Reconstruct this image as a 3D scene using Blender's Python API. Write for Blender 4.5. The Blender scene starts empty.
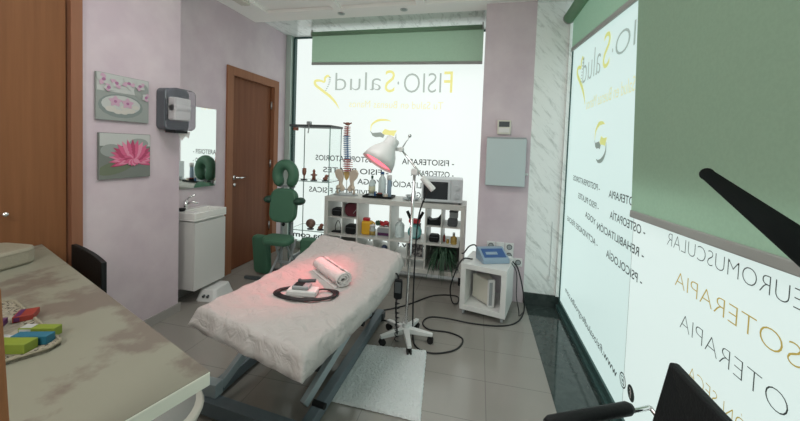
import bpy, bmesh, math, random
from mathutils import Vector, Matrix
random.seed(4)
SC = bpy.context.scene
COL = SC.collection
PI = math.pi

# ---------------------------------------------------------------- materials
MATS = {}
def mat(name, color, rough=.5, metal=0., emit=0., ecol=None, trans=0., alpha=1., spec=.5,
        noise=None, bump=None, coat=0., tlu=0., ior=1.45):
    """noise=(scale, colour2, contrast_lo, contrast_hi[, stretch]) ; bump=(scale, strength) ; tlu = translucent share"""
    if name in MATS: return MATS[name]
    m = bpy.data.materials.new(name); m.use_nodes = True
    nt = m.node_tree; N = nt.nodes; L = nt.links
    b = N['Principled BSDF']; out = N['Material Output']
    b.inputs['Base Color'].default_value = (*color, 1)
    b.inputs['Roughness'].default_value = rough
    b.inputs['Metallic'].default_value = metal
    b.inputs['Specular IOR Level'].default_value = spec
    b.inputs['Transmission Weight'].default_value = trans
    b.inputs['IOR'].default_value = ior
    b.inputs['Coat Weight'].default_value = coat
    b.inputs['Alpha'].default_value = alpha
    if emit:
        b.inputs['Emission Color'].default_value = (*(ecol or color), 1)
        b.inputs['Emission Strength'].default_value = emit
    tc = None
    colsock = None
    if noise or bump:
        tc = N.new('ShaderNodeTexCoord')
    if noise:
        mp = N.new('ShaderNodeMapping')
        if len(noise) > 4: mp.inputs['Scale'].default_value = noise[4]
        L.new(tc.outputs['Object'], mp.inputs['Vector'])
        n = N.new('ShaderNodeTexNoise'); n.inputs['Scale'].default_value = noise[0]
        n.inputs['Detail'].default_value = 6; n.inputs['Roughness'].default_value = .6
        L.new(mp.outputs[0], n.inputs['Vector'])
        r = N.new('ShaderNodeValToRGB')
        r.color_ramp.elements[0].position = noise[2]; r.color_ramp.elements[1].position = noise[3]
        r.color_ramp.elements[0].color = (*color, 1); r.color_ramp.elements[1].color = (*noise[1], 1)
        L.new(n.outputs['Fac'], r.inputs['Fac']); L.new(r.outputs['Color'], b.inputs['Base Color'])
        colsock = r.outputs['Color']
    if bump:
        n2 = N.new('ShaderNodeTexNoise'); n2.inputs['Scale'].default_value = bump[0]; n2.inputs['Detail'].default_value = 4
        L.new(tc.outputs['Object'], n2.inputs['Vector'])
        bp = N.new('ShaderNodeBump'); bp.inputs['Strength'].default_value = bump[1]; bp.inputs['Distance'].default_value = .01
        L.new(n2.outputs['Fac'], bp.inputs['Height']); L.new(bp.outputs['Normal'], b.inputs['Normal'])
    if tlu:
        t = N.new('ShaderNodeBsdfTranslucent'); t.inputs['Color'].default_value = (*color, 1)
        if colsock: L.new(colsock, t.inputs['Color'])
        mx = N.new('ShaderNodeMixShader'); mx.inputs['Fac'].default_value = tlu
        L.new(b.outputs[0], mx.inputs[1]); L.new(t.outputs[0], mx.inputs[2]); L.new(mx.outputs[0], out.inputs['Surface'])
    MATS[name] = m
    return m

def wood(name, c1, c2, axis='Z', rough=.45):
    s = {'Z': (14, 14, .7), 'X': (.7, 14, 14), 'Y': (14, .7, 14)}[axis]
    return mat(name, c1, rough, spec=.22, noise=(2.2, c2, .3, .72, s))

M = {}
M['wall'] = mat('lilac_stucco', (.56, .465, .515), .75, noise=(2.2, (.66, .575, .605), .36, .66), bump=(9, .12))
M['wall_white'] = mat('pale_paint', (.6, .58, .56), .8)
M['ceil'] = mat('ceiling_paint', (.90, .885, .85), .8)
M['brown'] = wood('sapele_wood', (.15, .052, .024), (.205, .078, .036), rough=.5)
M['brown_frame'] = wood('sapele_frame', (.25, .105, .055), (.31, .14, .075), rough=.5)
M['closet'] = wood('closet_wood', (.20, .085, .036), (.245, .107, .047), rough=.55)
M['closet_frame'] = wood('closet_frame_wood', (.25, .115, .066), (.29, .135, .08), rough=.55)
M['steel'] = mat('brushed_steel', (.55, .56, .56), .3, 1.)
M['chrome'] = mat('chrome', (.8, .8, .8), .12, 1.)
M['white'] = mat('white_lacquer', (.74, .75, .73), .25)
M['shelf'] = mat('shelf_white', (.60, .60, .565), .4)
M['whitep'] = mat('white_plastic', (.70, .71, .70), .35)
M['cream'] = mat('cream_plastic', (.66, .64, .56), .4)
M['greyp'] = mat('grey_plastic', (.32, .35, .36), .4)
M['dgrey'] = mat('dark_grey', (.07, .08, .085), .5)
M['black'] = mat('black_plastic', (.012, .014, .015), .5, spec=.2)
M['blackleather'] = mat('black_leather', (.014, .016, .017), .5, spec=.2, bump=(140, .15))
M['matblack'] = mat('matt_black_foam', (.006, .008, .008), .9, spec=.05)
M['rubber'] = mat('black_rubber', (.01, .01, .01), .6)
M['green'] = mat('green_vinyl', (.058, .155, .095), .5, bump=(120, .1))
M['dgreen'] = mat('dark_green_vinyl', (.02, .06, .04), .5)
M['frame_al'] = mat('pale_green_aluminium', (.50, .60, .54), .35, .4)
M['frame_dk'] = mat('dark_green_frame', (.04, .09, .085), .4)
M['porcelain'] = mat('porcelain', (.80, .80, .77), .08, coat=.5)
M['ceramic'] = mat('fridge_white', (.64, .64, .62), .22)
M['mirror'] = mat('mirror_glass', (.88, .92, .90), .02, 1.)
M['glass'] = mat('clear_glass', (.96, .99, .98), .02, trans=1., ior=1.05, spec=.3)
M['glassedge'] = mat('glass_edge_green', (.28, .46, .42), .15, trans=.4)
M['smoke'] = mat('smoked_plastic', (.10, .11, .125), .15)
M['paper'] = mat('paper_white', (.72, .70, .68), .8)
M['sheet'] = mat('paper_sheet', (.46, .44, .425), .8, bump=(13, .9))
for n_ in M['sheet'].node_tree.nodes:
    if n_.type == 'BUMP': n_.inputs['Distance'].default_value = .016
    if n_.type == 'TEX_NOISE': n_.inputs['Detail'].default_value = 3; n_.inputs['Distortion'].default_value = 1.2
M['towel'] = mat('white_towel', (.70, .67, .66), .95, bump=(160, .6))
M['bed_metal'] = mat('grey_blue_metal', (.13, .165, .185), .4, .2)
M['bed_light'] = mat('light_grey_metal', (.34, .40, .42), .35, .2)
M['navy'] = mat('navy_vinyl', (.015, .03, .075), .45)
M['cable'] = mat('black_cable', (.012, .013, .014), .5)
M['desk'] = mat('desk_melamine', (.175, .150, .122), .42, noise=(3.6, (.25, .25, .195), .455, .52, (1, 1, 1)))
M['desk_edge'] = mat('desk_edge_band', (.84, .84, .74), .5)
M['mat_rug'] = mat('white_bath_mat', (.72, .76, .76), 1., bump=(90, 1.))
M['terra'] = mat('terracotta', (.30, .13, .09), .7)
M['bone'] = mat('bone', (.66, .56, .45), .5)
M['bone_red'] = mat('red_vertebrae', (.45, .13, .12), .5)
M['bone_blue'] = mat('blue_vertebrae', (.10, .20, .38), .5)
M['maroon'] = mat('maroon_leather', (.10, .015, .025), .5)
M['yellow'] = mat('yellow_plastic', (.75, .42, .03), .4)
M['red'] = mat('red_plastic', (.50, .03, .04), .4)
M['teal'] = mat('teal_plastic', (.12, .35, .34), .4)
M['blue'] = mat('blue_plastic', (.03, .10, .25), .4)
M['lblue'] = mat('light_blue_grey', (.28, .38, .48), .4)
M['leaf'] = mat('leaf_green', (.05, .12, .07), .55, tlu=.2)
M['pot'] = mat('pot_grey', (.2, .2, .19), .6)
M['amber'] = mat('amber_liquid', (.60, .42, .12), .15, trans=.5)
M['clearp'] = mat('milky_plastic', (.70, .78, .78), .2, trans=.45)
M['cardb'] = mat('lime_carton', (.19, .25, .03), .5)
M['cyanb'] = mat('cyan_carton', (.02, .13, .20), .5)
M['purple'] = mat('purple_carton', (.085, .02, .085), .5)
M['redc'] = mat('red_carton', (.25, .035, .025), .5)
M['silverc'] = mat('silver_carton', (.42, .44, .43), .4)
M['wicker'] = mat('wicker', (.27, .245, .18), .9)
M['wicker_d'] = mat('wicker_gap', (.06, .05, .035), .9)
M['boxbeige'] = mat('beige_leatherette', (.29, .27, .205), .55, bump=(60, .2))
M['orangewood'] = wood('orange_wood', (.30, .12, .05), (.38, .165, .075))
M['lime'] = mat('pale_label', (.62, .62, .45), .6)
M['bulb'] = mat('red_bulb', (1, .1, .1), .4, emit=1.9, ecol=(1., .13, .18))
M['vinyl_black'] = mat('black_film', (.045, .065, .062), .6)
M['vinyl_grey'] = mat('grey_film', (.54, .57, .54), .6, tlu=.93)
M['vinyl_lgrey'] = mat('light_grey_film', (.40, .42, .39), .6, tlu=.85)
M['vinyl_yel'] = mat('yellow_film', (1., .89, .38), .6, tlu=.95)
M['vinyl_pyel'] = mat('pale_yellow_film', (1., .92, .60), .6, tlu=.95)
M['gold'] = mat('gold_film', (.62, .43, .12), .5, tlu=.8)
M['blind'] = mat('green_roller_fabric', (.40, .56, .42), .8, spec=.1, noise=(90, (.42, .585, .44), .4, .6), tlu=.5)
M['blindbar'] = mat('blind_bar', (.36, .38, .36), .5)
M['frost'] = mat('frosted_pane_back', (.22, .24, .235), .35, emit=.77, ecol=(.92, 1.0, .965))
M['frost_l'] = mat('frosted_pane_left', (.75, .80, .8), .35, emit=.78, ecol=(.72, .93, 1.0))
M['frost_r'] = mat('frosted_pane_right', (.2, .22, .215), .35, emit=.60, ecol=(.78, 1.0, .955))
M['frost_rn'] = mat('frosted_pane_near', (.2, .22, .215), .35, emit=.65, ecol=(.84, 1.0, .955))
M['dimglass'] = mat('pane_dimmed_behind_blind', (.05, .06, .06), .1, emit=.16, ecol=(.85, 1.0, .85))  # glow turned down in the material so the near blind in front looks darker

def tile_floor():
    m = bpy.data.materials.new('polished_tile'); m.use_nodes = True
    nt = m.node_tree; N = nt.nodes; L = nt.links; b = N['Principled BSDF']
    tc = N.new('ShaderNodeTexCoord'); mp = N.new('ShaderNodeMapping')
    mp.inputs['Location'].default_value = (-.09, -1.965, 0)
    br = N.new('ShaderNodeTexBrick'); br.offset = 0; br.squash = 1
    br.inputs['Scale'].default_value = 1
    br.inputs['Brick Width'].default_value = .62; br.inputs['Row Height'].default_value = .31
    br.inputs['Mortar Size'].default_value = .0022; br.inputs['Mortar Smooth'].default_value = .3
    br.inputs['Color1'].default_value = (.29, .275, .248, 1); br.inputs['Color2'].default_value = (.305, .29, .26, 1)
    br.inputs['Mortar'].default_value = (.19, .18, .165, 1)
    L.new(tc.outputs['Object'], mp.inputs['Vector']); L.new(mp.outputs[0], br.inputs['Vector'])
    n = N.new('ShaderNodeTexNoise'); n.inputs['Scale'].default_value = 3; n.inputs['Detail'].default_value = 5
    L.new(tc.outputs['Object'], n.inputs['Vector'])
    mx = N.new('ShaderNodeMix'); mx.data_type = 'RGBA'; mx.blend_type = 'MULTIPLY'
    rr = N.new('ShaderNodeValToRGB'); rr.color_ramp.elements[0].color = (.88, .88, .88, 1); rr.color_ramp.elements[1].color = (1, 1, 1, 1)
    L.new(n.outputs['Fac'], rr.inputs['Fac'])
    mx.inputs['Factor'].default_value = 1
    L.new(br.outputs['Color'], mx.inputs['A']); L.new(rr.outputs['Color'], mx.inputs['B'])
    L.new(mx.outputs['Result'], b.inputs['Base Color'])
    b.inputs['Roughness'].default_value = .13
    b.inputs['Specular IOR Level'].default_value = .6
    return m
M['tile'] = tile_floor()
M['basetile'] = mat('baseboard_tile', (.36, .345, .325), .25)

def marble(name, c1, c2, scale, rot, sc, lo, hi, rough):
    m = bpy.data.materials.new(name); m.use_nodes = True
    nt = m.node_tree; N = nt.nodes; L = nt.links; b = N['Principled BSDF']
    tc = N.new('ShaderNodeTexCoord')
    m1 = N.new('ShaderNodeMapping'); m1.inputs['Rotation'].default_value = rot
    mp = N.new('ShaderNodeMapping'); mp.inputs['Scale'].default_value = sc
    L.new(tc.outputs['Object'], m1.inputs['Vector']); L.new(m1.outputs[0], mp.inputs['Vector'])
    n = N.new('ShaderNodeTexNoise'); n.inputs['Scale'].default_value = scale; n.inputs['Detail'].default_value = 10
    n.inputs['Distortion'].default_value = .5; n.inputs['Roughness'].default_value = .72
    L.new(mp.outputs[0], n.inputs['Vector'])
    r = N.new('ShaderNodeValToRGB')
    r.color_ramp.elements[0].position = lo; r.color_ramp.elements[1].position = hi
    r.color_ramp.elements[0].color = (*c2, 1); r.color_ramp.elements[1].color = (*c1, 1)
    L.new(n.outputs['Fac'], r.inputs['Fac']); L.new(r.outputs['Color'], b.inputs['Base Color'])
    b.inputs['Roughness'].default_value = rough
    return m
M['marble'] = marble('white_marble', (.83, .87, .85), (.50, .54, .52), 4.5, (0, -.85, .3), (1.1, 1.1, 5), .32, .50, .2)
M['granite'] = marble('dark_green_granite', (.022, .034, .032), (.045, .06, .056), 14, (0, 0, 0), (1, 1, 1), .4, .6, .07)

# ---------------------------------------------------------------- mesh helpers
def finish(bm, name, m, parent=None, smooth=False, bevel=0, mats=None, recalc=True):
    if recalc: bmesh.ops.recalc_face_normals(bm, faces=bm.faces[:])
    me = bpy.data.meshes.new(name); bm.to_mesh(me); bm.free()
    if mats:
        for x in mats: me.materials.append(x)
    else: me.materials.append(m)
    if smooth:
        for p in me.polygons: p.use_smooth = True
    o = bpy.data.objects.new(name, me); COL.objects.link(o)
    if parent: o.parent = parent
    if bevel:
        b = o.modifiers.new('bev', 'BEVEL'); b.width = bevel; b.segments = 2; b.limit_method = 'ANGLE'; b.angle_limit = .6
    return o

def box(bm, c, s, rz=0, rot=None, mi=0):
    r = bmesh.ops.create_cube(bm, size=1)
    mt = Matrix.Translation(c) @ (rot.to_4x4() if rot else Matrix.Rotation(rz, 4, 'Z')) @ Matrix.Diagonal((*s, 1))
    bmesh.ops.transform(bm, matrix=mt, verts=r['verts'])
    if mi:
        for f in {f for v in r['verts'] for f in v.link_faces}: f.material_index = mi
    return r['verts']

def bx(bm, x0, x1, y0, y1, z0, z1, mi=0):
    return box(bm, ((x0+x1)/2, (y0+y1)/2, (z0+z1)/2), (abs(x1-x0), abs(y1-y0), abs(z1-z0)), mi=mi)

def cyl(bm, a, b, r, r2=None, seg=20, caps=True, mi=0):
    a = Vector(a); b = Vector(b); d = b-a
    q = Vector((0, 0, 1)).rotation_difference(d.normalized())
    mt = Matrix.Translation((a+b)/2) @ q.to_matrix().to_4x4()
    v = bmesh.ops.create_cone(bm, cap_ends=caps, segments=seg, radius1=r, radius2=r if r2 is None else r2, depth=d.length, matrix=mt)['verts']
    if mi:
        for f in {f for w in v for f in w.link_faces}: f.material_index = mi
    return v

def lathe(bm, prof, c=(0, 0, 0), seg=24, axis=None, sx=1, sy=1):
    """prof: list of (r, z). revolve around z then place"""
    rows = []
    q = Vector((0, 0, 1)).rotation_difference(Vector(axis).normalized()).to_matrix() if axis else Matrix.Identity(3)
    for r, z in prof:
        rows.append([bm.verts.new(Vector(c) + q @ Vector((r*math.cos(2*PI*i/seg)*sx, r*math.sin(2*PI*i/seg)*sy, z))) for i in range(seg)])
    for k in range(len(rows)-1):
        for i in range(seg):
            j = (i+1) % seg
            bm.faces.new((rows[k][i], rows[k][j], rows[k+1][j], rows[k+1][i]))
    if prof[0][0] > 1e-4: bm.faces.new(rows[0][::-1])
    if prof[-1][0] > 1e-4: bm.faces.new(rows[-1])
    bmesh.ops.remove_doubles(bm, verts=bm.verts[:], dist=1e-6)

def spline(pts, n=8):
    pts = [Vector(p) for p in pts]
    P = [pts[0]*2-pts[1]] + pts + [pts[-1]*2-pts[-2]]
    out = []
    for i in range(1, len(P)-2):
        for k in range(n):
            t = k/n
            out.append(.5*((2*P[i]) + (-P[i-1]+P[i+1])*t + (2*P[i-1]-5*P[i]+4*P[i+1]-P[i+2])*t*t + (-P[i-1]+3*P[i]-3*P[i+1]+P[i+2])*t**3))
    out.append(pts[-1])
    return out

def tube(bm, pts, r, seg=8, smoothn=0, radii=None):
    if smoothn: pts = spline(pts, smoothn)
    pts = [Vector(p) for p in pts]
    rows = []; up = Vector((0, 0, 1)); prev = None
    for i, p in enumerate(pts):
        d = (pts[min(i+1, len(pts)-1)]-pts[max(i-1, 0)])
        if d.length < 1e-9: d = Vector((0, 0, 1))
        d.normalize()
        if prev is None:
            s = d.cross(up)
            if s.length < .05: s = d.cross(Vector((1, 0, 0)))
        else:
            s = prev - d*prev.dot(d)
            if s.length < 1e-6: s = d.cross(up)
        s.normalize(); prev = s; t = s.cross(d)
        rr = radii[i] if radii else r
        rows.append([bm.verts.new(p + s*math.cos(2*PI*k/seg)*rr + t*math.sin(2*PI*k/seg)*rr) for k in range(seg)])
    for k in range(len(rows)-1):
        for i in range(seg):
            j = (i+1) % seg
            bm.faces.new((rows[k][i], rows[k][j], rows[k+1][j], rows[k+1][i]))
    bm.faces.new(rows[0][::-1]); bm.faces.new(rows[-1])

def prism(bm, poly, h, mtx=None, mi=0):
    """poly list of (x,y); extrude along z by h; then transform"""
    a = [bm.verts.new((x, y, 0)) for x, y in poly]; b = [bm.verts.new((x, y, h)) for x, y in poly]
    n = len(poly); fs = [bm.faces.new(a[::-1]), bm.faces.new(b)]
    for i in range(n):
        j = (i+1) % n
        fs.append(bm.faces.new((a[i], a[j], b[j], b[i])))
    for f in fs: f.material_index = mi
    if mtx: bmesh.ops.transform(bm, matrix=mtx, verts=a+b)

def sphere(bm, c, s, seg=16, rot=None, mi=0):
    v = bmesh.ops.create_uvsphere(bm, u_segments=seg, v_segments=max(8, seg//2), radius=1)['verts']
    mt = Matrix.Translation(c) @ (rot.to_4x4() if rot else Matrix.Identity(4)) @ Matrix.Diagonal((*((s, s, s) if isinstance(s, (int, float)) else s), 1))
    bmesh.ops.transform(bm, matrix=mt, verts=v)
    if mi:
        for f in {f for w in v for f in w.link_faces}: f.material_index = mi

def rrect(w, h, r, n=5):
    out = []
    for cx, cy, a0 in ((w/2-r, h/2-r, 0), (-w/2+r, h/2-r, 90), (-w/2+r, -h/2+r, 180), (w/2-r, -h/2+r, 270)):
        for k in range(n+1):
            a = math.radians(a0+90*k/n); out.append((cx+r*math.cos(a), cy+r*math.sin(a)))
    return out

def thing(name, label, cat, loc=(0, 0, 0), rz=0, group=None):
    o = bpy.data.objects.new(name, None); COL.objects.link(o)
    o.location = loc; o.rotation_euler = (0, 0, rz); o.empty_display_size = .05
    o['label'] = label; o['category'] = cat
    if group: o['group'] = group
    return o
def tag(o, label, cat, group=None):
    o['label'] = label; o['category'] = cat
    if group: o['group'] = group
    return o
def struct(o): o['kind'] = 'structure'; return o
def B(): return bmesh.new()
def part_box(name, parent, m, *b, bevel=0):
    bm = B(); bx(bm, *b); return finish(bm, name, m, parent, bevel=bevel)

# ---------------------------------------------------------------- camera
cam = bpy.data.cameras.new('camera'); co = bpy.data.objects.new('camera', cam); COL.objects.link(co)
R0 = (0.97495889, 0.21945774, 0.03596486); R1 = (-0.21806368, 0.97515537, -0.03899011); R2 = (-0.043628, 0.03017113, 0.99859216)
mw = Matrix.Identity(4)
for i in range(3):
    mw[i][0] = R0[i]; mw[i][1] = R2[i]; mw[i][2] = -R1[i]
mw[2][3] = 1.345
co.matrix_world = mw
cam.sensor_width = 36; cam.sensor_fit = 'HORIZONTAL'; cam.lens = 333.495/800*36
cam.shift_x = (400-404.569)/800; cam.shift_y = (161.117-210.5)/800
cam.clip_start = .02
SC.camera = co

# ---------------------------------------------------------------- setting
XL1, XL2, D, XR, YC, YP = -2.258, -2.453, 3.95, .738, 2.13, 3.11
ZC = 2.66
bm = B(); bx(bm, -3.2, .45, -1.7, 4.2, -.1, 0)
struct(finish(bm, 'floor', M['tile']))
bm = B(); bx(bm, .45, 1.1, -1.7, YP+.03, -.1, .001)
struct(finish(bm, 'floor_granite_band', M['granite'])).name = 'floor.001'
# ceiling with coffers
bm = B()
bx(bm, -3.2, .43, -1.7, 3.25, ZC+.03, ZC+.2)
for y0, y1 in ((3.04, 3.25), (1.52, 1.66), (0.0, .14), (-1.7, -1.4)):
    bx(bm, -3.2, .43, y0, y1, ZC, ZC+.03)
for x0, x1 in ((-3.2, -2.16), (-1.44, -1.36), (-.62, -.54), (.24, .43)):
    ys = ((3.04, 1.66), (1.52, .14), (0, -1.4))
    for a, b_ in ys: bx(bm, x0, x1, b_, a, ZC, ZC+.03)
struct(finish(bm, 'ceiling', M['ceil']))
bm = B(); bx(bm, -3.2, .6, 3.25, 4.2, 2.72, 2.8); bx(bm, -3.2, .43, 3.252, 3.262, ZC+.02, 2.8)
struct(finish(bm, 'trim_1', M['marble']))          # marble soffit over the back window
bm = B(); bx(bm, .43, 1.1, -1.7, 3.25, 2.64, 2.75)
struct(finish(bm, 'trim_2', M['marble']))          # marble soffit over the right window
# left walls
bm = B(); bx(bm, XL1-.6, XL1, 1.48, YC, 0, ZC+.1); bx(bm, XL1-.6, XL1-.05, -1.7, 1.48, 0, ZC+.1)
struct(finish(bm, 'wall_left', M['wall']))
bm = B()
bx(bm, XL2-.3, XL2, YC, 2.84, 0, 2.76); bx(bm, XL2-.3, XL2, 2.84, 3.68, 2.09, 2.76); bx(bm, XL2-.3, XL2, 3.68, 4.2, 0, 2.76)
struct(finish(bm, 'wall_left_alcove', M['wall'])).name = 'wall_left.001'
bm = B(); bx(bm, .008, .435, YP, 4.2, 0, 2.8)
struct(finish(bm, 'wall_back', M['wall']))
bm = B(); bx(bm, .435, 1.1, YP, 3.6, .1, 2.8)
struct(finish(bm, 'trim_3', M['marble']))          # marble column
bm = B(); bx(bm, .44, 1.1, YP-.012, 3.6, 0, .1)
struct(finish(bm, 'baseboard_back', M['granite']))
bm = B(); bx(bm, -3.2, 1.1, -1.8, -1.7, 0, 2.8)
struct(finish(bm, 'wall_front', M['wall_white']))
bm = B(); bx(bm, XL1, XL1+.012, 1.49, YC, 0, .065); bx(bm, XL1-.1, XL1+.012, YC, YC+.012, 0, .065)
struct(finish(bm, 'baseboard_left', M['basetile']))
bm = B(); bx(bm, XL2, XL2+.012, YC+.012, 2.83, 0, .065); bx(bm, XL2, XL2+.012, 3.69, 3.93, 0, .065)
struct(finish(bm, 'baseboard_left_alcove', M['basetile'])).name = 'baseboard_left.001'

# ---- closet (left), tall wooden doors
d = bpy.data.objects.new('door_2', None); COL.objects.link(d); struct(d)
bm = B(); bx(bm, XL1-.05, XL1-.005, -.2, 1.41, .02, 2.62); finish(bm, 'door_panel', M['closet'], d)
bm = B(); bx(bm, XL1-.05, XL1+.022, 1.418, 1.475, 0, ZC); finish(bm, 'door_frame', M['closet_frame'], d, bevel=.003)
bm = B(); cyl(bm, (XL1-.005, 1.14, .955), (XL1+.03, 1.14, .955), .008); sphere(bm, (XL1+.035, 1.14, .955), .014); finish(bm, 'knob', M['chrome'], d, True)

# ---- interior door
d = bpy.data.objects.new('door_1', None); COL.objects.link(d); struct(d)
y0, y1, zt = 2.831, 3.684, 2.10
bm = B()
for a in ((y0, y0+.085, 0, zt-.085), (y1-.085, y1, 0, zt-.085), (y0, y1, zt-.085, zt)):
    bx(bm, XL2-.1, XL2+.018, *a)
finish(bm, 'door_frame', M['brown_frame'], d)
bm = B(); bx(bm, XL2-.07, XL2-.03, y0+.085, y1-.085, .005, zt-.085); finish(bm, 'door_leaf', M['brown'], d)
bm = B(); box(bm, (XL2-.022, 2.985, .975), (.012, .04, .04)); cyl(bm, (XL2-.03, 2.985, .975), (XL2+.025, 2.985, .975), .010)
tube(bm, [(XL2+.02, 2.985, .975), (XL2+.025, 3.03, .972), (XL2+.022, 3.10, .975)], .009)
cyl(bm, (XL2-.03, 2.985, .90), (XL2-.012, 2.985, .90), .018)
finish(bm, 'handle', M['chrome'], d, True)
for z in (.35, 1.1, 1.8):
    bm = B(); cyl(bm, (XL2-.022, y1-.09, z-.045), (XL2-.022, y1-.09, z+.045), .011); finish(bm, 'hinge', M['steel'], d, True)

# ---------------------------------------------------------------- lettering
def text_mesh(s, off=0., shear=0.):
    cu = bpy.data.curves.new('t', 'FONT'); cu.body = s; cu.size = 1; cu.offset = off; cu.shear = shear
    cu.resolution_u = 4; cu.fill_mode = 'FRONT'
    o = bpy.data.objects.new('t', cu); COL.objects.link(o)
    bpy.context.view_layer.update()
    dg = bpy.context.evaluated_depsgraph_get()
    me = bpy.data.meshes.new_from_object(o.evaluated_get(dg))
    vs = [tuple(v.co) for v in me.vertices]; fs = [tuple(p.vertices) for p in me.polygons]
    bpy.data.objects.remove(o); bpy.data.meshes.remove(me)
    return vs, fs
CAPH = None
def lettering(s, plane, a0, a1, z0, z1, m, parent, off=0., cap='H', slope=0., name='lettering'):
    """plane 'back': a = X, text begins at a0 and runs to a1.  plane 'right': a = Y."""
    vs, fs = text_mesh(s, off)
    cv, _ = text_mesh(cap, off); ch0 = min(v[1] for v in cv); ch = max(v[1] for v in cv)-ch0
    xs = [v[0] for v in vs]; x0, x1 = min(xs), max(xs)
    bm = B(); out = []
    for v in vs:
        t = (v[0]-x0)/(x1-x0); a = a0+(a1-a0)*t; z = z0+(v[1]-ch0)/ch*(z1-z0)+slope*t
        out.append(bm.verts.new((a, D-.004, z) if plane == 'back' else (XR-.004, a, z)))
    for f in fs:
        try: bm.faces.new([out[i] for i in f])
        except ValueError: pass
    return finish(bm, name, m, parent)
def film(pts, plane, m, parent, name='emblem'):
    bm = B(); th = .002
    base = (lambda a, z, k: (a, D-.004+k*th, z)) if plane == 'back' else (lambda a, z, k: (XR-.004+k*th, a, z))
    for poly in pts:
        bm.faces.new([bm.verts.new(base(x, z, 0)) for x, z in poly])
    return finish(bm, name, m, parent)
def ribbon(cpts, ws, n=8):
    """2D centre line -> list of quads"""
    p = [Vector((x, y, 0)) for x, y in cpts]; s = spline(p, n); L_ = len(s)
    W = [ws[0]+0*0 for _ in s]
    for i in range(L_):
        t = i/(L_-1)*(len(ws)-1); k = min(int(t), len(ws)-2); W[i] = ws[k]+(ws[k+1]-ws[k])*(t-k)
    lft, rgt = [], []
    for i in range(L_):
        d_ = (s[min(i+1, L_-1)]-s[max(i-1, 0)]).normalized(); nrm = Vector((-d_.y, d_.x, 0))
        lft.append(s[i]+nrm*W[i]/2); rgt.append(s[i]-nrm*W[i]/2)
    return [[(lft[i].x, lft[i].y), (lft[i+1].x, lft[i+1].y), (rgt[i+1].x, rgt[i+1].y), (rgt[i].x, rgt[i].y)] for i in range(L_-1)]

# ---- back window
w1 = bpy.data.objects.new('window_1', None); COL.objects.link(w1); struct(w1)
bm = B(); bx(bm, -2.36, .02, D, D+.012, .09, 2.74); finish(bm, 'pane', M['frost'], w1)
bm = B(); bx(bm, -2.452, -2.385, D-.10, D+.02, 0, 2.74); finish(bm, 'window_frame', M['frame_al'], w1)
bm = B(); bx(bm, -2.384, -2.358, D-.05, D+.02, .09, 2.70); bx(bm, -2.384, .007, D-.02, D+.02, 2.70, 2.74); finish(bm, 'window_frame', M['frame_dk'], w1)
bm = B(); bx(bm, -2.37, .008, D-.06, D+.02, 0, .09); finish(bm, 'window_sill', M['frame_al'], w1)
ZL = (1.15, 1.015, .868, .75, 1.15, 1.0, .873, .735)
LB = lambda s, a0, a1, z0, z1, m, off=0., **k: lettering(s, 'back', a0, a1, z0, z1, M[m], w1, off, **k)
LB('F', -.343, -.443, 2.012, 2.258, 'vinyl_yel', .0)
LB('ISIO', -.475, -.925, 2.015, 2.24, 'vinyl_grey', -.012)
LB('·', -.985, -1.005, 2.015, 2.24, 'vinyl_grey')
LB('S', -1.04, -1.165, 2.02, 2.28, 'vinyl_yel', -.004)
LB('alud', -1.215, -1.815, 2.045, 2.262, 'vinyl_grey', -.012, cap='l')
LB('Tu Salud en Buenas Manos', -.44, -1.62, 1.815, 1.90, 'vinyl_pyel', -.004, slope=.02)
for s, z, a0, a1 in (('- FISIOTERAPIA', ZL[0], -.285, -.915), ('- OSTEOPATÍA', ZL[1], -.285, -.80), ('- REHABILITACIÓN', ZL[2], -.285, -1.09), ('- PSICOLOGÍA', ZL[3], -.285, -.80)):
    LB(s, a0, a1, z, z+.068, 'vinyl_black', .008)
for s, z, a0, a1 in (('- POSTOPERATORIOS', ZL[4], -1.17, -2.06), ('- FISIO PILATES', ZL[5], -1.08, -1.95), ('- YOGA', ZL[6], -1.10, -1.48), ('- ACTIVIDADES FÍSICAS', ZL[7], -1.08, -2.14)):
    LB(s, a0, a1, z, z+.068, 'vinyl_black', .008)
LB('www.fisiosaludfergroalba.com', -.55, -2.36, .13, .20, 'vinyl_black', .02)
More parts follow.
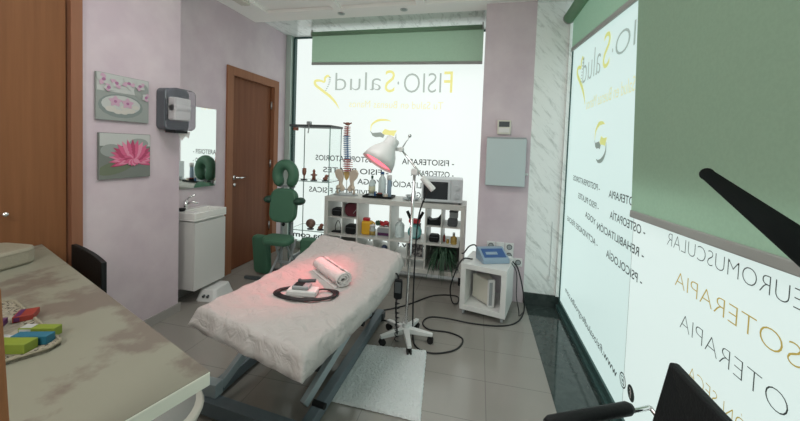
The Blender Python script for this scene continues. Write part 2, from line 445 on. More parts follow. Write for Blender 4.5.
# heart ribbon
def hp(x, y):  # crop coordinates of the heart measured on the pane -> plane
    return (-2.105+(x-35)/180*.345, 2.232-(y-80)/250*.425)
heart = ribbon([hp(*q) for q in ((147, 92), (130, 84), (112, 100), (108, 128), (75, 118), (42, 122), (46, 152), (90, 188), (150, 235), (190, 280), (220, 330))],
               [.012, .03, .03, .022, .028, .034, .034, .034, .034, .026, .004])
film(heart, 'back', M['vinyl_yel'], w1)
dash = []
for i in range(8):
    t = i/7; x, y = hp(147-22*t+6*math.sin(t*4), 100+95*t); w = .020+.012*(1-t)
    dash.append([(x-w/2, z_) for z_ in (y,)] + [(x+w/2, y+.004), (x+w/2, y+.014), (x-w/2, y+.012)])
film(dash, 'back', M['vinyl_grey'], w1)
def hands(plane, f, parent):
    arc = ribbon([f(*q) for q in ((.03, .50), (.06, .78), (.30, .98), (.60, 1.0), (.78, .95))], [.004, .018, .03, .02, .003])
    film(arc, plane, M['vinyl_yel'], parent)
    hy = [f(*q) for q in ((.45, .45), (.55, .62), (.72, .55), (1.0, .56), (.93, .42), (.90, .30), (.80, .34), (.62, .36), (.52, .36))]
    hg = [f(*q) for q in ((0, .52), (.10, .42), (.25, .44), (.40, .46), (.55, .34), (.50, .22), (.38, .26), (.22, .24), (.10, .30))]
    film([hy], plane, M['vinyl_yel'], parent); film([hg], plane, M['vinyl_lgrey'], parent)
    arc2 = ribbon([f(*q) for q in ((.97, .42), (.94, .14), (.72, -.08), (.42, -.14), (.24, -.08))], [.004, .018, .03, .02, .003])
    film(arc2, plane, M['vinyl_lgrey'], parent)
hands('back', lambda a, z: (-1.335+a*.345, 1.40+z*.28), w1)

# ---- right window
w2 = bpy.data.objects.new('window_2', None); COL.objects.link(w2); struct(w2)
bm = B(); bx(bm, XR, XR+.012, 1.803, YP, .075, 2.62); finish(bm, 'pane', M['frost_r'], w2)
bm = B(); bx(bm, XR, XR+.012, -1.68, 1.797, .075, 1.22); finish(bm, 'pane', M['frost_rn'], w2)
bm = B(); bx(bm, XR, XR+.012, -1.68, 1.797, 1.22, 2.62); finish(bm, 'pane', M['dimglass'], w2)  # upper part split off to carry the dimmed glow
bm = B(); bx(bm, XR+.001, XR+.011, 1.797, 1.803, .075, 2.62); finish(bm, 'pane_joint', M['blindbar'], w2)
bm = B(); bx(bm, XR-.03, XR+.03, -1.68, YP-.012, .0, .03); bx(bm, XR-.012, XR+.03, -1.68, YP-.012, .03, .075); finish(bm, 'window_sill', M['frame_dk'], w2)
bm = B(); bx(bm, XR-.012, XR+.02, YP-.02, YP, .075, 2.3); finish(bm, 'window_frame', M['frame_dk'], w2)
bm = B(); bx(bm, .70, .725, YP-.025, YP, .1, 2.45); finish(bm, 'window_frame', M['marble'], w2)
LR = lambda s, a0, a1, z0, z1, m, off=0., **k: lettering(s, 'right', a0, a1, z0, z1, M[m], w2, off, **k)
LR('SIO', 1.76, 2.15, 1.905, 2.03, 'vinyl_grey', -.012)
LR('·', 2.185, 2.20, 1.89, 2.03, 'vinyl_grey')
LR('S', 2.235, 2.35, 1.885, 2.10, 'vinyl_yel', -.004)
LR('alud', 2.39, 2.77, 1.88, 2.075, 'vinyl_grey', -.012, cap='l')
LR('Tu Salud en Buenas Manos', 1.75, 2.64, 1.67, 1.745, 'vinyl_pyel', -.004)
heart2 = ribbon([(2.775+(hx+2.105-.17)*-.5*-1*-1, hz-.11) for hx, hz in []] or
                [(2.93-(x-35)/180*.25, 2.085-(y-80)/250*.375) for x, y in ((147, 92), (130, 84), (112, 100), (108, 128), (75, 118), (42, 122), (46, 152), (90, 188), (150, 235), (190, 280), (220, 330))],
                [.012, .03, .03, .022, .028, .034, .034, .034, .034, .026, .004])
film(heart2, 'right', M['vinyl_yel'], w2)
dash = []
for i in range(8):
    t = i/7; x = 2.93-(147-22*t-35)/180*.25; y = 2.055-.16*t; w = .022
    dash.append([(x-w/2, y), (x+w/2, y+.004), (x+w/2, y+.014), (x-w/2, y+.010)])
film(dash, 'right', M['vinyl_grey'], w2)
hands('right', lambda a, z: (2.42-a*.22, 1.335+z*.21), w2)
for s, z, a0, a1 in (('- FISIOTERAPIA', 1.105, 1.66, 2.12), ('- OSTEOPATÍA', .99, 1.672, 2.085), ('- REHABILITACIÓN', .885, 1.672, 2.276), ('- PSICOLOGÍA', .765, 1.672, 2.105)):
    LR(s, a0, a1, z, z+.042, 'vinyl_black', .006)
for s, z, a0, a1 in (('- POSTOPERATORIOS', 1.12, 2.27, 2.87), ('- FISIO PILATES', 1.0, 2.27, 2.71), ('- YOGA', .895, 2.27, 2.52), ('- ACTIVIDADES FÍSICAS', .775, 2.25, 2.98)):
    LR(s, a0, a1, z, z+.040, 'vinyl_black', .006, slope=.02)
LR('www.fisiosaludfergroalba.com', 1.87, 2.92, .205, .25, 'vinyl_black', .004, slope=.015)
for cy_, ins in ((1.80, True), (1.71, False)):
    zc = .245; r = .036
    ring = [[(cy_+r*math.cos(a)*k, zc+r*math.sin(a)*k) for a, k in ((a0, 1), (a0+.33, 1), (a0+.33, .82 if ins else .05), (a0, .82 if ins else .05))] for a0 in [i*PI/9.5 for i in range(19)]]
    film(ring, 'right', M['vinyl_black'], w2)
    if ins:
        fr = ribbon([(cy_+.017, zc+.012), (cy_+.012, zc+.017), (cy_-.012, zc+.017), (cy_-.017, zc+.012), (cy_-.017, zc-.012), (cy_-.012, zc-.017), (cy_+.012, zc-.017), (cy_+.017, zc-.012), (cy_+.017, zc+.012)], [.004, .004], 3)
        film(fr, 'right', M['vinyl_black'], w2)
        film([[(cy_+.007*math.cos(a), zc+.007*math.sin(a)) for a in [i*PI/6 for i in range(12)]]], 'right', M['vinyl_black'], w2)
    else:
        o = LR('f', cy_-.010, cy_+.012, zc-.022, zc+.022, 'paper', .01, cap='f'); o.location.x = -.002
LR('NEUROMUSCULAR', .87, 1.495, 1.005, 1.052, 'vinyl_black', -.026)
LR('SOTERAPIA', .925, 1.425, .872, .925, 'gold', -.022)
LR('OTERAPIA', .945, 1.378, .735, .788, 'vinyl_black', -.028)
LR('PUNCIÓN SECA', .87, 1.312, .592, .635, 'gold', -.022)

# ---------------------------------------------------------------- blinds
def blind(label, quad, axis, tube_a, tube_b, r=.03, chain=None):
    t = thing('roller_blind', label, 'blind', group=None)
    bm = B(); v = [bm.verts.new(q) for q in quad]; bm.faces.new(v)
    finish(bm, 'fabric', M['blind'], t)
    a, b = Vector(quad[0]), Vector(quad[1])
    dd = (b-a).normalized(); q = Vector((1, 0, 0)).rotation_difference(dd).to_matrix()
    bm = B(); box(bm, (a+b)/2, ((b-a).length, .014, .032), rot=q); finish(bm, 'bottom_bar', M['blindbar'], t, bevel=.004)
    bm = B(); cyl(bm, tube_a, tube_b, r, seg=24); finish(bm, 'roller', M['blind'], t, True)
    for e, s in ((tube_a, -1), (tube_b, 1)):
        e = Vector(e); dr = (Vector(tube_b)-Vector(tube_a)).normalized()*s
        bm = B(); cyl(bm, e+dr*.001, e+dr*.012, r*1.08, seg=24); box(bm, e+dr*.007+Vector((0, 0, r*1.1)), (.012 if axis == 'x' else .03, .03 if axis == 'x' else .012, .04)); finish(bm, 'bracket', M['blindbar'], t)
    return t
blind('pale green roller blind rolled high over the back window', [(-1.987, 3.65, 2.305), (-.012, 3.65, 2.277), (-.012, 3.65, 2.655), (-1.987, 3.65, 2.655)], 'x', (-1.987, 3.66, 2.65), (-.03, 3.66, 2.65), .028)
blind('narrow green roller blind high in the far end of the right window', [(.715, 1.80, 2.115), (.715, 3.05, 2.215), (.715, 3.05, 2.49), (.715, 1.80, 2.49)], 'y', (.69, 3.078, 2.49), (.69, 1.83, 2.49), .045)
blind('large green roller blind lowered over the near right window', [(.685, -1.0, 1.18), (.685, 1.70, 1.085), (.685, 1.79, 2.50), (.685, -1.0, 2.50)], 'y', (.66, 1.79, 2.53), (.66, -1.0, 2.53), .035)

# ---------------------------------------------------------------- wall things (left)
def picture(label, y0, y1, z0, z1, shapes, bg, group):
    t = thing('wall_picture', label, 'picture', (XL1, (y0+y1)/2, z0), 0, None)
    w = y1-y0; h = z1-z0
    bm = B(); bx(bm, .002, .018, -w/2, w/2, 0, h); finish(bm, 'panel', bg, t, bevel=.002)
    bm = B(); mats = []
    for k, (m_, poly) in enumerate(shapes):
        if m_ not in mats: mats.append(m_)
        mi = mats.index(m_)
        vs = [bm.verts.new((.0185+.00012*k, -w/2+max(0.01, min(.99, x))*w, max(.01, min(.99, y))*h)) for x, y in poly]
        f = bm.faces.new(vs); f.material_index = mi
        r = bmesh.ops.extrude_face_region(bm, geom=[f])
        for g in r['geom']:
            if isinstance(g, bmesh.types.BMVert): g.co.x -= .0006
            if isinstance(g, bmesh.types.BMFace): g.material_index = mi
    finish(bm, 'print', None, t, mats=[x for x in mats])
    # hanger edges: side trim strip
    bm = B(); bx(bm, .0005, .003, -w/2+.02, w/2-.02, .02, h-.02); finish(bm, 'backing', M['whitep'], t)
    return t
def ell(cx, cy, rx, ry, rot=0, n=18):
    return [(cx+rx*math.cos(a)*math.cos(rot)-ry*math.sin(a)*math.sin(rot), cy+rx*math.cos(a)*math.sin(rot)+ry*math.sin(a)*math.cos(rot)) for a in [2*PI*i/n for i in range(n)]]
def petal(cx, cy, a, L_, w):
    pts = []
    for i in range(7):
        t = i/6; pts.append((t*L_, w*math.sin(PI*t**.8)))
    for i in range(5, 0, -1):
        t = i/6; pts.append((t*L_, -w*math.sin(PI*t**.8)))
    return [(cx+x*math.cos(a)-y*math.sin(a), cy+(x*math.sin(a)+y*math.cos(a))) for x, y in pts]
g1 = mat('print_grey_green', (.30, .33, .31), .12); g2 = mat('print_pale', (.50, .52, .50), .15); g3 = mat('print_bowl', (.22, .26, .25), .15)
g4 = mat('print_stone', (.56, .54, .49), .15); g5 = mat('print_orchid', (.55, .36, .46), .15); g6 = mat('print_orchid_deep', (.38, .17, .30), .15)
g7 = mat('print_water', (.19, .21, .19), .1); g8 = mat('print_pink', (.64, .13, .25), .15); g9 = mat('print_pink_light', (.72, .26, .38), .15); g10 = mat('print_stem', (.16, .19, .13), .12)
g11 = mat('print_dark_pink', (.45, .07, .15), .15)
sh = [(g2, [(0, .62), (1, .62), (1, 1), (0, 1)]), (g1, ell(.85, .72, .16, .2)), (g3, ell(.45, .33, .42, .26)), (g2, ell(.45, .36, .37, .2))]
for x, y, rx in ((.25, .25, .10), (.38, .20, .08), (.50, .20, .08), (.62, .24, .09), (.72, .33, .07), (.3, .4, .07), (.48, .30, .06)):
    sh.append((g4, ell(x, y, rx, rx*.62)))
for cx, cy in ((.33, .42), (.56, .40)):
    for k in range(5): sh.append((g5, petal(cx, cy, k*2*PI/5+.3, .13, .045)))
    sh.append((g6, ell(cx, cy, .03, .03)))
for cx, cy, L_ in ((.12, .86, .14), (.35, .82, .13), (.58, .86, .15), (.80, .84, .12), (.93, .6, .1), (.2, .7, .09)):
    for k in range(5): sh.append((g5 if k % 2 else g2, petal(cx, cy, k*2*PI/5+cx*4, L_, .05)))
    sh.append((g6, ell(cx, cy, .035, .035)))
picture('upper glass picture of orchids and pebbles in a bowl', 1.545, 1.868, 1.452, 1.738, sh, g1, None)
sh = [(g2, [(0, .72), (1, .72), (1, 1), (0, 1)]), (g10, ell(.3, .25, .35, .14, .3)), (g1, ell(.22, .62, .2, .14)), (g1, ell(.75, .78, .2, .12))]
for k, (n, L_, w) in enumerate(((17, .46, .06), (15, .40, .055), (13, .31, .05), (11, .21, .04))):
    for i in range(n):
        a = (-.35+(PI+.7)*i/(n-1))
        sh.append(((g11, g8, g9, g8)[(k+i) % 4], petal(.62, .42, a, L_, w)))
for i in range(6): sh.append(((g8, g9)[i % 2], petal(.62, .42, PI+.5+i*.42, .16, .05)))
picture('lower glass picture of a pink water lily', 1.560, 1.882, 1.085, 1.374, sh, g7, None)

# paper towel dispenser
t = thing('paper_towel_dispenser', 'smoked plastic paper towel dispenser on lilac wall left of the mirror', 'dispenser', (XL1, 2.035, 1.41))
def wallprism(x0, x1, w, h, r, m, name, zc=.155, bevel=.006):
    bm = B(); prism(bm, rrect(w, h, r, 6), x1-x0, Matrix(((0, 0, 1, x0), (1, 0, 0, 0), (0, 1, 0, zc), (0, 0, 0, 1)))); return finish(bm, name, m, t, bevel=bevel)
wallprism(.002, .075, .20, .30, .035, M['smoke'], 'back_housing')
wallprism(.076, .150, .20, .30, .04, mat('clear_grey_plastic', (.72, .73, .77), .12, trans=.93, ior=1.06), 'front_cover', bevel=.015)
bm = B(); cyl(bm, (.112, -.075, .165), (.112, .06, .165), .036, seg=32); bx(bm, .078, .14, -.075, .06, .075, .24); finish(bm, 'paper_roll', M['paper'], t, bevel=.012)
bm = B(); prism(bm, [(-.05, 0), (.05, 0), (.04, -.05), (.01, -.035), (-.02, -.07), (-.045, -.03)], .003, Matrix(((0, 0, 1, .11), (1, 0, 0, .03), (0, 1, 0, .0), (0, 0, 0, 1)))); finish(bm, 'paper_sheet', M['paper'], t)
bm = B(); bx(bm, .05, .14, -.07, .03, -.015, .004); finish(bm, 'cutter', M['black'], t)

# mirror
t = thing('wall_mirror', 'frameless rectangular mirror above the small sink', 'mirror', (XL2+.018, 2.48, .93), -.085)
bm = B(); bx(bm, .001, .004, -.185, .185, 0, .71); finish(bm, 'backing', M['dgrey'], t)
bm = B(); bx(bm, .004, .008, -.185, .185, 0, .71); finish(bm, 'mirror_glass', M['mirror'], t)

# vanity
t = thing('washbasin_cabinet', 'narrow white wall-hung washbasin cabinet under the mirror', 'washbasin', (XL2, 2.39, 0))
X0, W2 = .252, .165
bm = B(); bx(bm, .002, X0-.018, -W2, W2, .125, .685); finish(bm, 'cabinet_body', M['ceramic'], t, bevel=.002)
bm = B(); bx(bm, X0-.016, X0, -W2, W2, .125, .675); finish(bm, 'door', M['ceramic'], t, bevel=.002)
bm = B()
bx(bm, .002, X0+.004, -W2-.005, W2+.005, .692, .708)
bx(bm, .002, .085, -W2-.005, W2+.005, .708, .76); bx(bm, X0-.014, X0+.004, -W2-.005, W2+.005, .708, .76)
bx(bm, .085, X0-.014, -W2-.005, -W2+.075, .708, .76); bx(bm, .085, X0-.014, W2-.012, W2+.005, .708, .76)
finish(bm, 'basin', M['porcelain'], t, bevel=.004)
f = B(); cyl(f, (.05, -.06, .76), (.05, -.06, .83), .017); tube(f, [(.05, -.06, .80), (.09, -.03, .825), (.125, -.01, .81)], .011); tube(f, [(.05, -.06, .83), (.075, -.05, .865), (.12, -.03, .885)], .008)
finish(f, 'faucet', M['chrome'], t, True)
t2 = thing('soap_dish', 'small black dish with hanging cord on the washbasin corner', 'soap dish', (XL2+.07, 2.265, .76))
bm = B(); lathe(bm, [(.0, .0), (.025, 0), (.032, .012), (.034, .02), (.028, .02), (.0, .012)], sx=1.2); finish(bm, 'dish', M['black'], t2, True)
bm = B(); tube(bm, [(.02, -.03, .012), (.028, -.045, -.02), (.035, -.045, -.08), (.02, -.045, -.10), (.0, -.045, -.07), (-.02, -.04, -.01), (-.015, -.025, .012)], .0018, 6, 5); finish(bm, 'cord', M['greyp'], t2, True)

# step stool under sink
t = thing('step_box', 'low white plastic step with two round holes under the washbasin', 'step stool', (-2.195, 2.44, 0), .12)
bm = B()
lo = rrect(.19, .26, .03); hi = rrect(.14, .20, .03)
a = [bm.verts.new((x, y, 0)) for x, y in lo]; b_ = [bm.verts.new((x, y, .095)) for x, y in hi]; n = len(lo)
bm.faces.new(a[::-1]); bm.faces.new(b_)
for i in range(n): bm.faces.new((a[i], a[(i+1) % n], b_[(i+1) % n], b_[i]))
finish(bm, 'body', M['whitep'], t, bevel=.006)
for y in (-.018, .018):
    bm = B(); cyl(bm, (y, -.128, .045), (y, -.100, .05), .011); finish(bm, 'hole', M['dgrey'], t)

# ---------------------------------------------------------------- massage chair
t = thing('massage_chair', 'green padded massage chair with face cradle in front of the wooden door', 'massage chair', (-1.87, 2.97, 0))
def pad(name, w, h, th, r, loc, tilt=0., m='green', yaw=0.):
    bm = B(); prism(bm, rrect(w, h, r, 8), th, Matrix.Translation((0, 0, -th/2)))
    mt = Matrix.Translation(loc) @ Matrix.Rotation(yaw, 4, 'Z') @ Matrix.Rotation(PI/2+tilt, 4, 'X')
    bmesh.ops.transform(bm, matrix=mt, verts=bm.verts[:])
    return finish(bm, name, M[m], t, bevel=.02)
# horseshoe face cushion
bm = B(); pts = []; 
for i in range(25):
    a = math.radians(-62+(360-56)*i/24) ; a = math.radians(-90+28+ (304)*i/24)
    pts.append((.088*math.cos(a), 0, 1.035+.105*math.sin(a)))
tube(bm, pts, .052, 14, 0, radii=[.035 if i in (0, 24) else .046 if i in (1, 23) else .053 for i in range(25)])
finish(bm, 'face_cushion', M['green'], t, True)
pad('chest_pad', .285, .335, .07, .09, (.0, -.02, .735), -.12)
pad('seat', .30, .18, .06, .07, (.0, -.10, .41), -PI/2+.15)
pad('leg_rest', .19, .40, .07, .045, (-.25, .0, .215), .1, yaw=-.15)
pad('leg_rest', .17, .36, .07, .045, (.22, .10, .225), .1, yaw=.25)
for s in (-1, 1):
    bm = B(); sphere(bm, (s*.165, -.01, .785), (.055, .07, .038)); finish(bm, 'arm_rest', M['dgreen'], t, True)
bm = B()
for s in (-.055, .055):
    tube(bm, [(s, .04, .12), (s, .04, .98)], .013)
    tube(bm, [(s, -.08, .40), (s*1.6, .12, .02)], .011); tube(bm, [(s, .13, .36), (s*1.6, -.14, .02)], .011)
box(bm, (0, .04, .60), (.13, .02, .025)); box(bm, (0, .04, .92), (.16, .02, .02)); box(bm, (0, .0, .16), (.13, .02, .02))
tube(bm, [(-.16, .0, .79), (.16, .0, .79)], .012)
finish(bm, 'frame', M['greyp'], t)
bm = B(); bx(bm, -.34, .28, -.145, -.115, .005, .03); bx(bm, -.2, .2, .11, .14, .005, .03); bx(bm, -.02, .02, -.14, .14, .008, .028); finish(bm, 'floor_bar', M['dgrey'], t)
bm = B(); sphere(bm, (0, -.02, .545), (.015, .02, .02)); finish(bm, 'knob', M['black'], t, True)

# ---------------------------------------------------------------- glass tower
t = thing('glass_display_tower', 'tall glass display tower beside the spine model', 'display cabinet', (-1.82, 3.50, 0))
hw = .235; hd = .15
bm = B(); bx(bm, -hw, hw, -hd, hd, 0, .06); finish(bm, 'base', M['dgrey'], t)
bm = B(); bx(bm, -hw-.015, hw+.015, -hd-.01, hd+.01, 1.54, 1.565); finish(bm, 'top', M['dgrey'], t, bevel=.003)
for z in (.45, .94+.02, ):
    bm = B(); bx(bm, -hw+.004, hw-.004, -hd+.004, hd-.004, z-.064 if z < .5 else z-.024, z-.058 if z < .5 else z-.018); finish(bm, 'glass_shelf', M['glass'], t)
    bm = B(); bx(bm, -hw+.004, hw-.004, -hd+.0, -hd+.003, z-.065 if z < .5 else z-.025, z-.057 if z < .5 else z-.017); finish(bm, 'shelf_edge', M['glassedge'], t)
for s in ((-hw, -hd), (hw, -hd), (-hw, hd), (hw, hd)):
    bm = B(); bx(bm, s[0]-.004, s[0]+.004, s[1]-.004, s[1]+.004, .06, 1.54); finish(bm, 'corner_edge', M['glassedge'], t)
for a in ((-hw, -hw+.004, -hd, hd), (hw-.004, hw, -hd, hd), (-hw, hw, hd-.004, hd)):
    bm = B(); bx(bm, *a, .06, 1.54); finish(bm, 'glass_panel', M['glass'], t)
bm = B(); bx(bm, -.04, .0, -hd-.012, -hd+.03, 1.565, 1.60); tube(bm, [(-.02, -hd, 1.57), (.0, -hd-.03, 1.53), (-.01, -hd-.03, 1.47)], .006); finish(bm, 'lamp_clamp', M['greyp'], t)
bm = B(); cyl(bm, (-.20, -hd+.04, 1.535), (-.20, -hd+.04, 1.50), .03); finish(bm, 'spotlight', M['terra'], t)
def figurine(kind, label, x, y, z):
    t = thing('figurine', label, 'figurine', (x, y, z), 0, None)
    bm = B(); lathe(bm, [(.032, 0), (.032, .012), (.0, .012)], sx=1.2); finish(bm, 'base', M['dgrey'], t)
    bm = B()
    if kind == 0: lathe(bm, [(.008, .012), (.008, .05), (.02, .07), (.024, .10), (.02, .135), (.0, .14)]); box(bm, (.01, 0, .12), (.02, .02, .03))
    if kind == 1: lathe(bm, [(.022, .012), (.018, .05), (.024, .06), (.012, .09), (.016, .105), (.010, .125), (.0, .13)]); box(bm, (0, 0, .065), (.07, .02, .014))
    if kind == 2: sphere(bm, (0, 0, .068), (.055, .045, .05)); sphere(bm, (.02, -.03, .05), (.03, .03, .03))
    if kind == 3: sphere(bm, (0, 0, .03), (.028, .03, .02)); sphere(bm, (.012, 0, .055), (.02, .02, .022)); sphere(bm, (.03, 0, .06), (.008, .008, .014))
    finish(bm, 'body', M['terra'] if kind != 2 else mat('brown_clay', (.22, .13, .10), .6), t, True)
figurine(0, 'left reddish head figurine on the tower top glass shelf', -1.92, 3.42, .943)
figurine(1, 'standing brown figurine in the middle of the tower top glass shelf', -1.80, 3.42, .943)
figurine(3, 'small crouching figurine at the right of the tower top glass shelf', -1.66, 3.42, .943)
figurine(2, 'round brown clay jar figurine on the tower lower glass shelf', -1.82, 3.41, .393)
figurine(3, 'small animal figurine right of the clay jar on the tower shelf', -1.70, 3.41, .393)

# ---------------------------------------------------------------- shelf unit
SX0, SX1, SY0, SY1, SZ0, SZ1 = -1.60, -.11, 3.29, 3.655, .085, .80
t = thing('shelf_unit', 'low white eight-compartment shelf unit in front of the back window', 'shelf', ((SX0+SX1)/2, SY0, 0))
ox, oy = (SX0+SX1)/2, SY0
def sbox(name, x0, x1, z0, z1, m='shelf', y0=SY0, y1=SY1):
    bm = B(); bx(bm, x0-ox, x1-ox, y0-oy, y1-oy, z0, z1); return finish(bm, name, M[m], t, bevel=.0015)
sbox('top', SX0, SX1, SZ1-.05, SZ1); sbox('bottom', SX0, SX1, SZ0, SZ0+.045)
sbox('side', SX0, SX0+.042, SZ0+.045, SZ1-.05); sbox('side', SX1-.042, SX1, SZ0+.045, SZ1-.05)
cols = [-1.225, -.868, -.497]
zr0, zr1 = SZ0+.045, SZ1-.05
for x in cols: sbox('divider', x-.009, x+.009, zr0, zr1, y0=SY0+.002, y1=SY1-.002)
ZM = .40
xs = [SX0+.042]+cols+[SX1-.042]
for i in range(4): sbox('middle_shelf', xs[i]+.009, xs[i+1]-.009, ZM-.02, ZM+.0, y0=SY0+.002, y1=SY1-.002)
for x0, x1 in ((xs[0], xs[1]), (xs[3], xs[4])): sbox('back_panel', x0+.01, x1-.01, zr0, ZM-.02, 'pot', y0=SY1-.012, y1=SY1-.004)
# inserts
sbox('insert_divider', -1.405, -1.395, ZM, zr1, y0=SY0+.01); sbox('insert_shelf', xs[0], cols[0]-.009, .575, .585, y0=SY0+.01)
sbox('insert_divider', -.345, -.335, ZM, zr1, y0=SY0+.01); sbox('insert_shelf', cols[2]+.009, xs[4], .565, .575, y0=SY0+.01)
sbox('insert_divider', -1.05, -1.04, zr0, ZM-.02, y0=SY0+.01); sbox('insert_shelf', cols[0]+.009, cols[1]-.009, .25, .26, y0=SY0+.01)
sbox('insert_divider', -.69, -.68, zr0, ZM-.02, y0=SY0+.01); sbox('insert_shelf', cols[1]+.009, cols[2]-.009, .215, .225, y0=SY0+.01)
for x in (SX0+.03, SX1-.03):
    for y in (SY0+.03, SY1-.03):
        bm = B(); cyl(bm, (x-ox, y-oy, 0), (x-ox, y-oy, SZ0), .014); finish(bm, 'foot', M['black'], t)
# items
def pouch(label, x, y, z, w, h, d_=.09, m='black', cat='pouch', name='pouch'):
    t = thing(name, label, cat, (x, y, z)); bm = B(); v = rrect(w, h, min(w, h)*.3)
    prism(bm, v, d_, Matrix(((1, 0, 0, 0), (0, 0, -1, d_/2), (0, 1, 0, h/2), (0, 0, 0, 1)))); finish(bm, 'body', M[m], t, bevel=.008)
    bm = B(); tube(bm, [(-w*.47, 0, h*.72), (-w*.45, -d_/2-.002, h*.7), (w*.45, -d_/2-.002, h*.7), (w*.47, 0, h*.72)], .003, 6); finish(bm, 'zip', M['dgrey'], t)
    return t
pouch('small black pouch in the top left compartment of the shelf', -1.48, 3.38, .586, .11, .085)
pouch('small black pouch below the maroon headrest', -1.315, 3.38, ZM+.001, .12, .10)
pouch('small black pouch below the black triangular stand', -.415, 3.38, ZM+.001, .10, .075)
pouch('dark grey folded pouch beside the black triangular stand, right end of shelf', -.235, 3.38, .576, .10, .075, m='dgrey')
t = thing('round_headrest', 'maroon round cushion filling an upper left compartment', 'cushion', (-1.312, 3.40, .586))
bm = B(); prism(bm, rrect(.165, .150, .06, 8), .10, Matrix(((1, 0, 0, 0), (0, 0, -1, .05), (0, 1, 0, .075), (0, 0, 0, 1)))); finish(bm, 'cushion', M['maroon'], t, bevel=.015)
bm = B(); cyl(bm, (.02, -.052, .04), (.06, -.052, .09), .003); finish(bm, 'zip', M['greyp'], t)
t = thing('wire_strap', 'black curved strap with thin wire loop in the lower left compartment', 'strap', (-1.475, 3.38, ZM+.001))
bm = B(); prism(bm, [(-.065, .012), (-.06, 0), (.06, 0), (.065, .055), (.045, .03), (.02, .018), (-.03, .014)], .06, Matrix(((1, 0, 0, 0), (0, 0, -1, .03), (0, 1, 0, 0), (0, 0, 0, 1)))); finish(bm, 'strap', M['black'], t)
bm = B(); tube(bm, [(-.03, 0, .01), (-.03, 0, .07), (-.005, 0, .125), (.02, 0, .10), (.03, 0, .03)], .004, 6, 5); finish(bm, 'wire', M['black'], t, True)

def bottle(name, label, x, y, z, r, h, m, capm, cat='bottle', neck=.35, caph=.12, group=None, label_m=None):
    t = thing(name, label, cat, (x, y, z), 0, group); bm = B()
    hb = h*(1-caph); ns = hb*.80
    lathe(bm, [(r*.9, 0), (r, .006), (r, ns*.9), (r*.85, ns), (r*neck, hb*.93), (r*neck, hb), (0, hb)]); finish(bm, 'body', M[m], t, True)
    bm = B(); lathe(bm, [(r*neck*1.15, hb), (r*neck*1.15, h-.003), (r*neck*.8, h), (0, h)]); finish(bm, 'cap', M[capm], t, True)
    if label_m:
        bm = B(); lathe(bm, [(r*1.02, ns*.2), (r*1.02, ns*.7)]); finish(bm, 'label_band', M[label_m], t, True)
    return t
t = thing('yellow_jug', 'yellow plastic jug with red lid in second shelf column', 'jug', (-1.145, 3.40, ZM+.001))
bm = B(); prism(bm, rrect(.115, .085, .02), .15); finish(bm, 'body', M['yellow'], t, bevel=.02)
bm = B(); prism(bm, rrect(.075, .06, .02), .03, Matrix.Translation((-.01, 0, .15))); finish(bm, 'lid', M['red'], t, bevel=.004)
bm = B(); tube(bm, [(.04, 0, .135), (.075, 0, .13), (.078, 0, .08), (.055, 0, .06)], .009, 8, 4); finish(bm, 'handle', M['yellow'], t, True)
bottle('small_bottle', 'small pale bottle with amber band in front of the yellow jug', -1.065, 3.335, ZM+.001, .032, .125, 'clearp', 'whitep', neck=.8, label_m='amber')
t = thing('gift_bow', 'red rosette heap on top of the patterned carton', 'rosette', (-.955, 3.42, .50)); 
bm = B()
for i in range(9): a = i*.7; sphere(bm, (.04*math.cos(a), .025*math.sin(a), .022+.01*(i % 3)), (.028, .018, .014))
finish(bm, 'bow', M['red'], t, True)
bm = B()
for i in range(6): a = i*1.05; sphere(bm, (-.07+.02*math.cos(a), .02*math.sin(a), .03), (.018, .012, .026))
finish(bm, 'foliage', M['leaf'], t, True)
t = thing('tissue_carton', 'grey and purple patterned carton in second shelf column', 'box', (-.955, 3.43, ZM+.001))
bm = B(); bx(bm, -.07, .075, -.06, .06, 0, .085); finish(bm, 'carton', M['greyp'], t, bevel=.002)
bm = B(); bx(bm, -.065, .07, -.061, -.0602, .01, .04); finish(bm, 'print', M['purple'], t)
bm = B(); box(bm, (.01, 0, .0935), (.13, .10, .012), rot=Matrix.Rotation(-.0, 3, 'Y')); finish(bm, 'lid', M['whitep'], t)
bm = B(); box(bm, (.02, -.01, .100), (.08, .03, .003)); finish(bm, 'slot', M['black'], t)
bottle('milky_jug', 'translucent white jug at the left of the third shelf column', -.79, 3.42, ZM+.001, .05, .20, 'clearp', 'whitep', cat='jug')
t = thing('exercise_roller', 'red and black hand trainer with two upright handles on third column', 'exercise device', (-.635, 3.44, ZM+.16))
bm = B(); prism(bm, rrect(.12, .045, .015), .06, Matrix(((1, 0, 0, 0), (0, 0, -1, .03), (0, 1, 0, .0225), (0, 0, 0, 1)))); finish(bm, 'body', M['red'], t, bevel=.004)
for s in (-1, 1):
    bm = B(); tube(bm, [(s*.045, 0, .04), (s*.085, 0, .12)], .016, 10); finish(bm, 'handle', M['black'], t, True)
t = thing('toy_clock', 'round teal dial object beneath the red hand trainer', 'clock', (-.622, 3.39, ZM+.001))
bm = B(); cyl(bm, (0, -.02, .078), (0, .02, .078), .072, seg=32); finish(bm, 'case', M['teal'], t, bevel=.004)
bm = B(); cyl(bm, (0, -.023, .078), (0, -.0205, .078), .052, seg=32); finish(bm, 'dial', mat('pale_teal', (.30, .50, .50), .4), t)
bm = B(); bx(bm, -.04, .04, -.02, .02, 0, .012); bx(bm, -.05, .05, .022, .08, 0, .155); finish(bm, 'stand', M['dgrey'], t)
t = thing('triangular_support', 'black zigzag foam support in an upper right compartment', 'support', (-.422, 3.40, .576))
bm = B(); prism(bm, [(-.065, 0), (.065, 0), (.068, .11), (.03, .06), (.0, .05), (-.03, .045), (-.062, .065)], .12, Matrix(((1, 0, 0, 0), (0, 0, -1, .06), (0, 1, 0, 0), (0, 0, 0, 1)))); finish(bm, 'foam', M['black'], t)
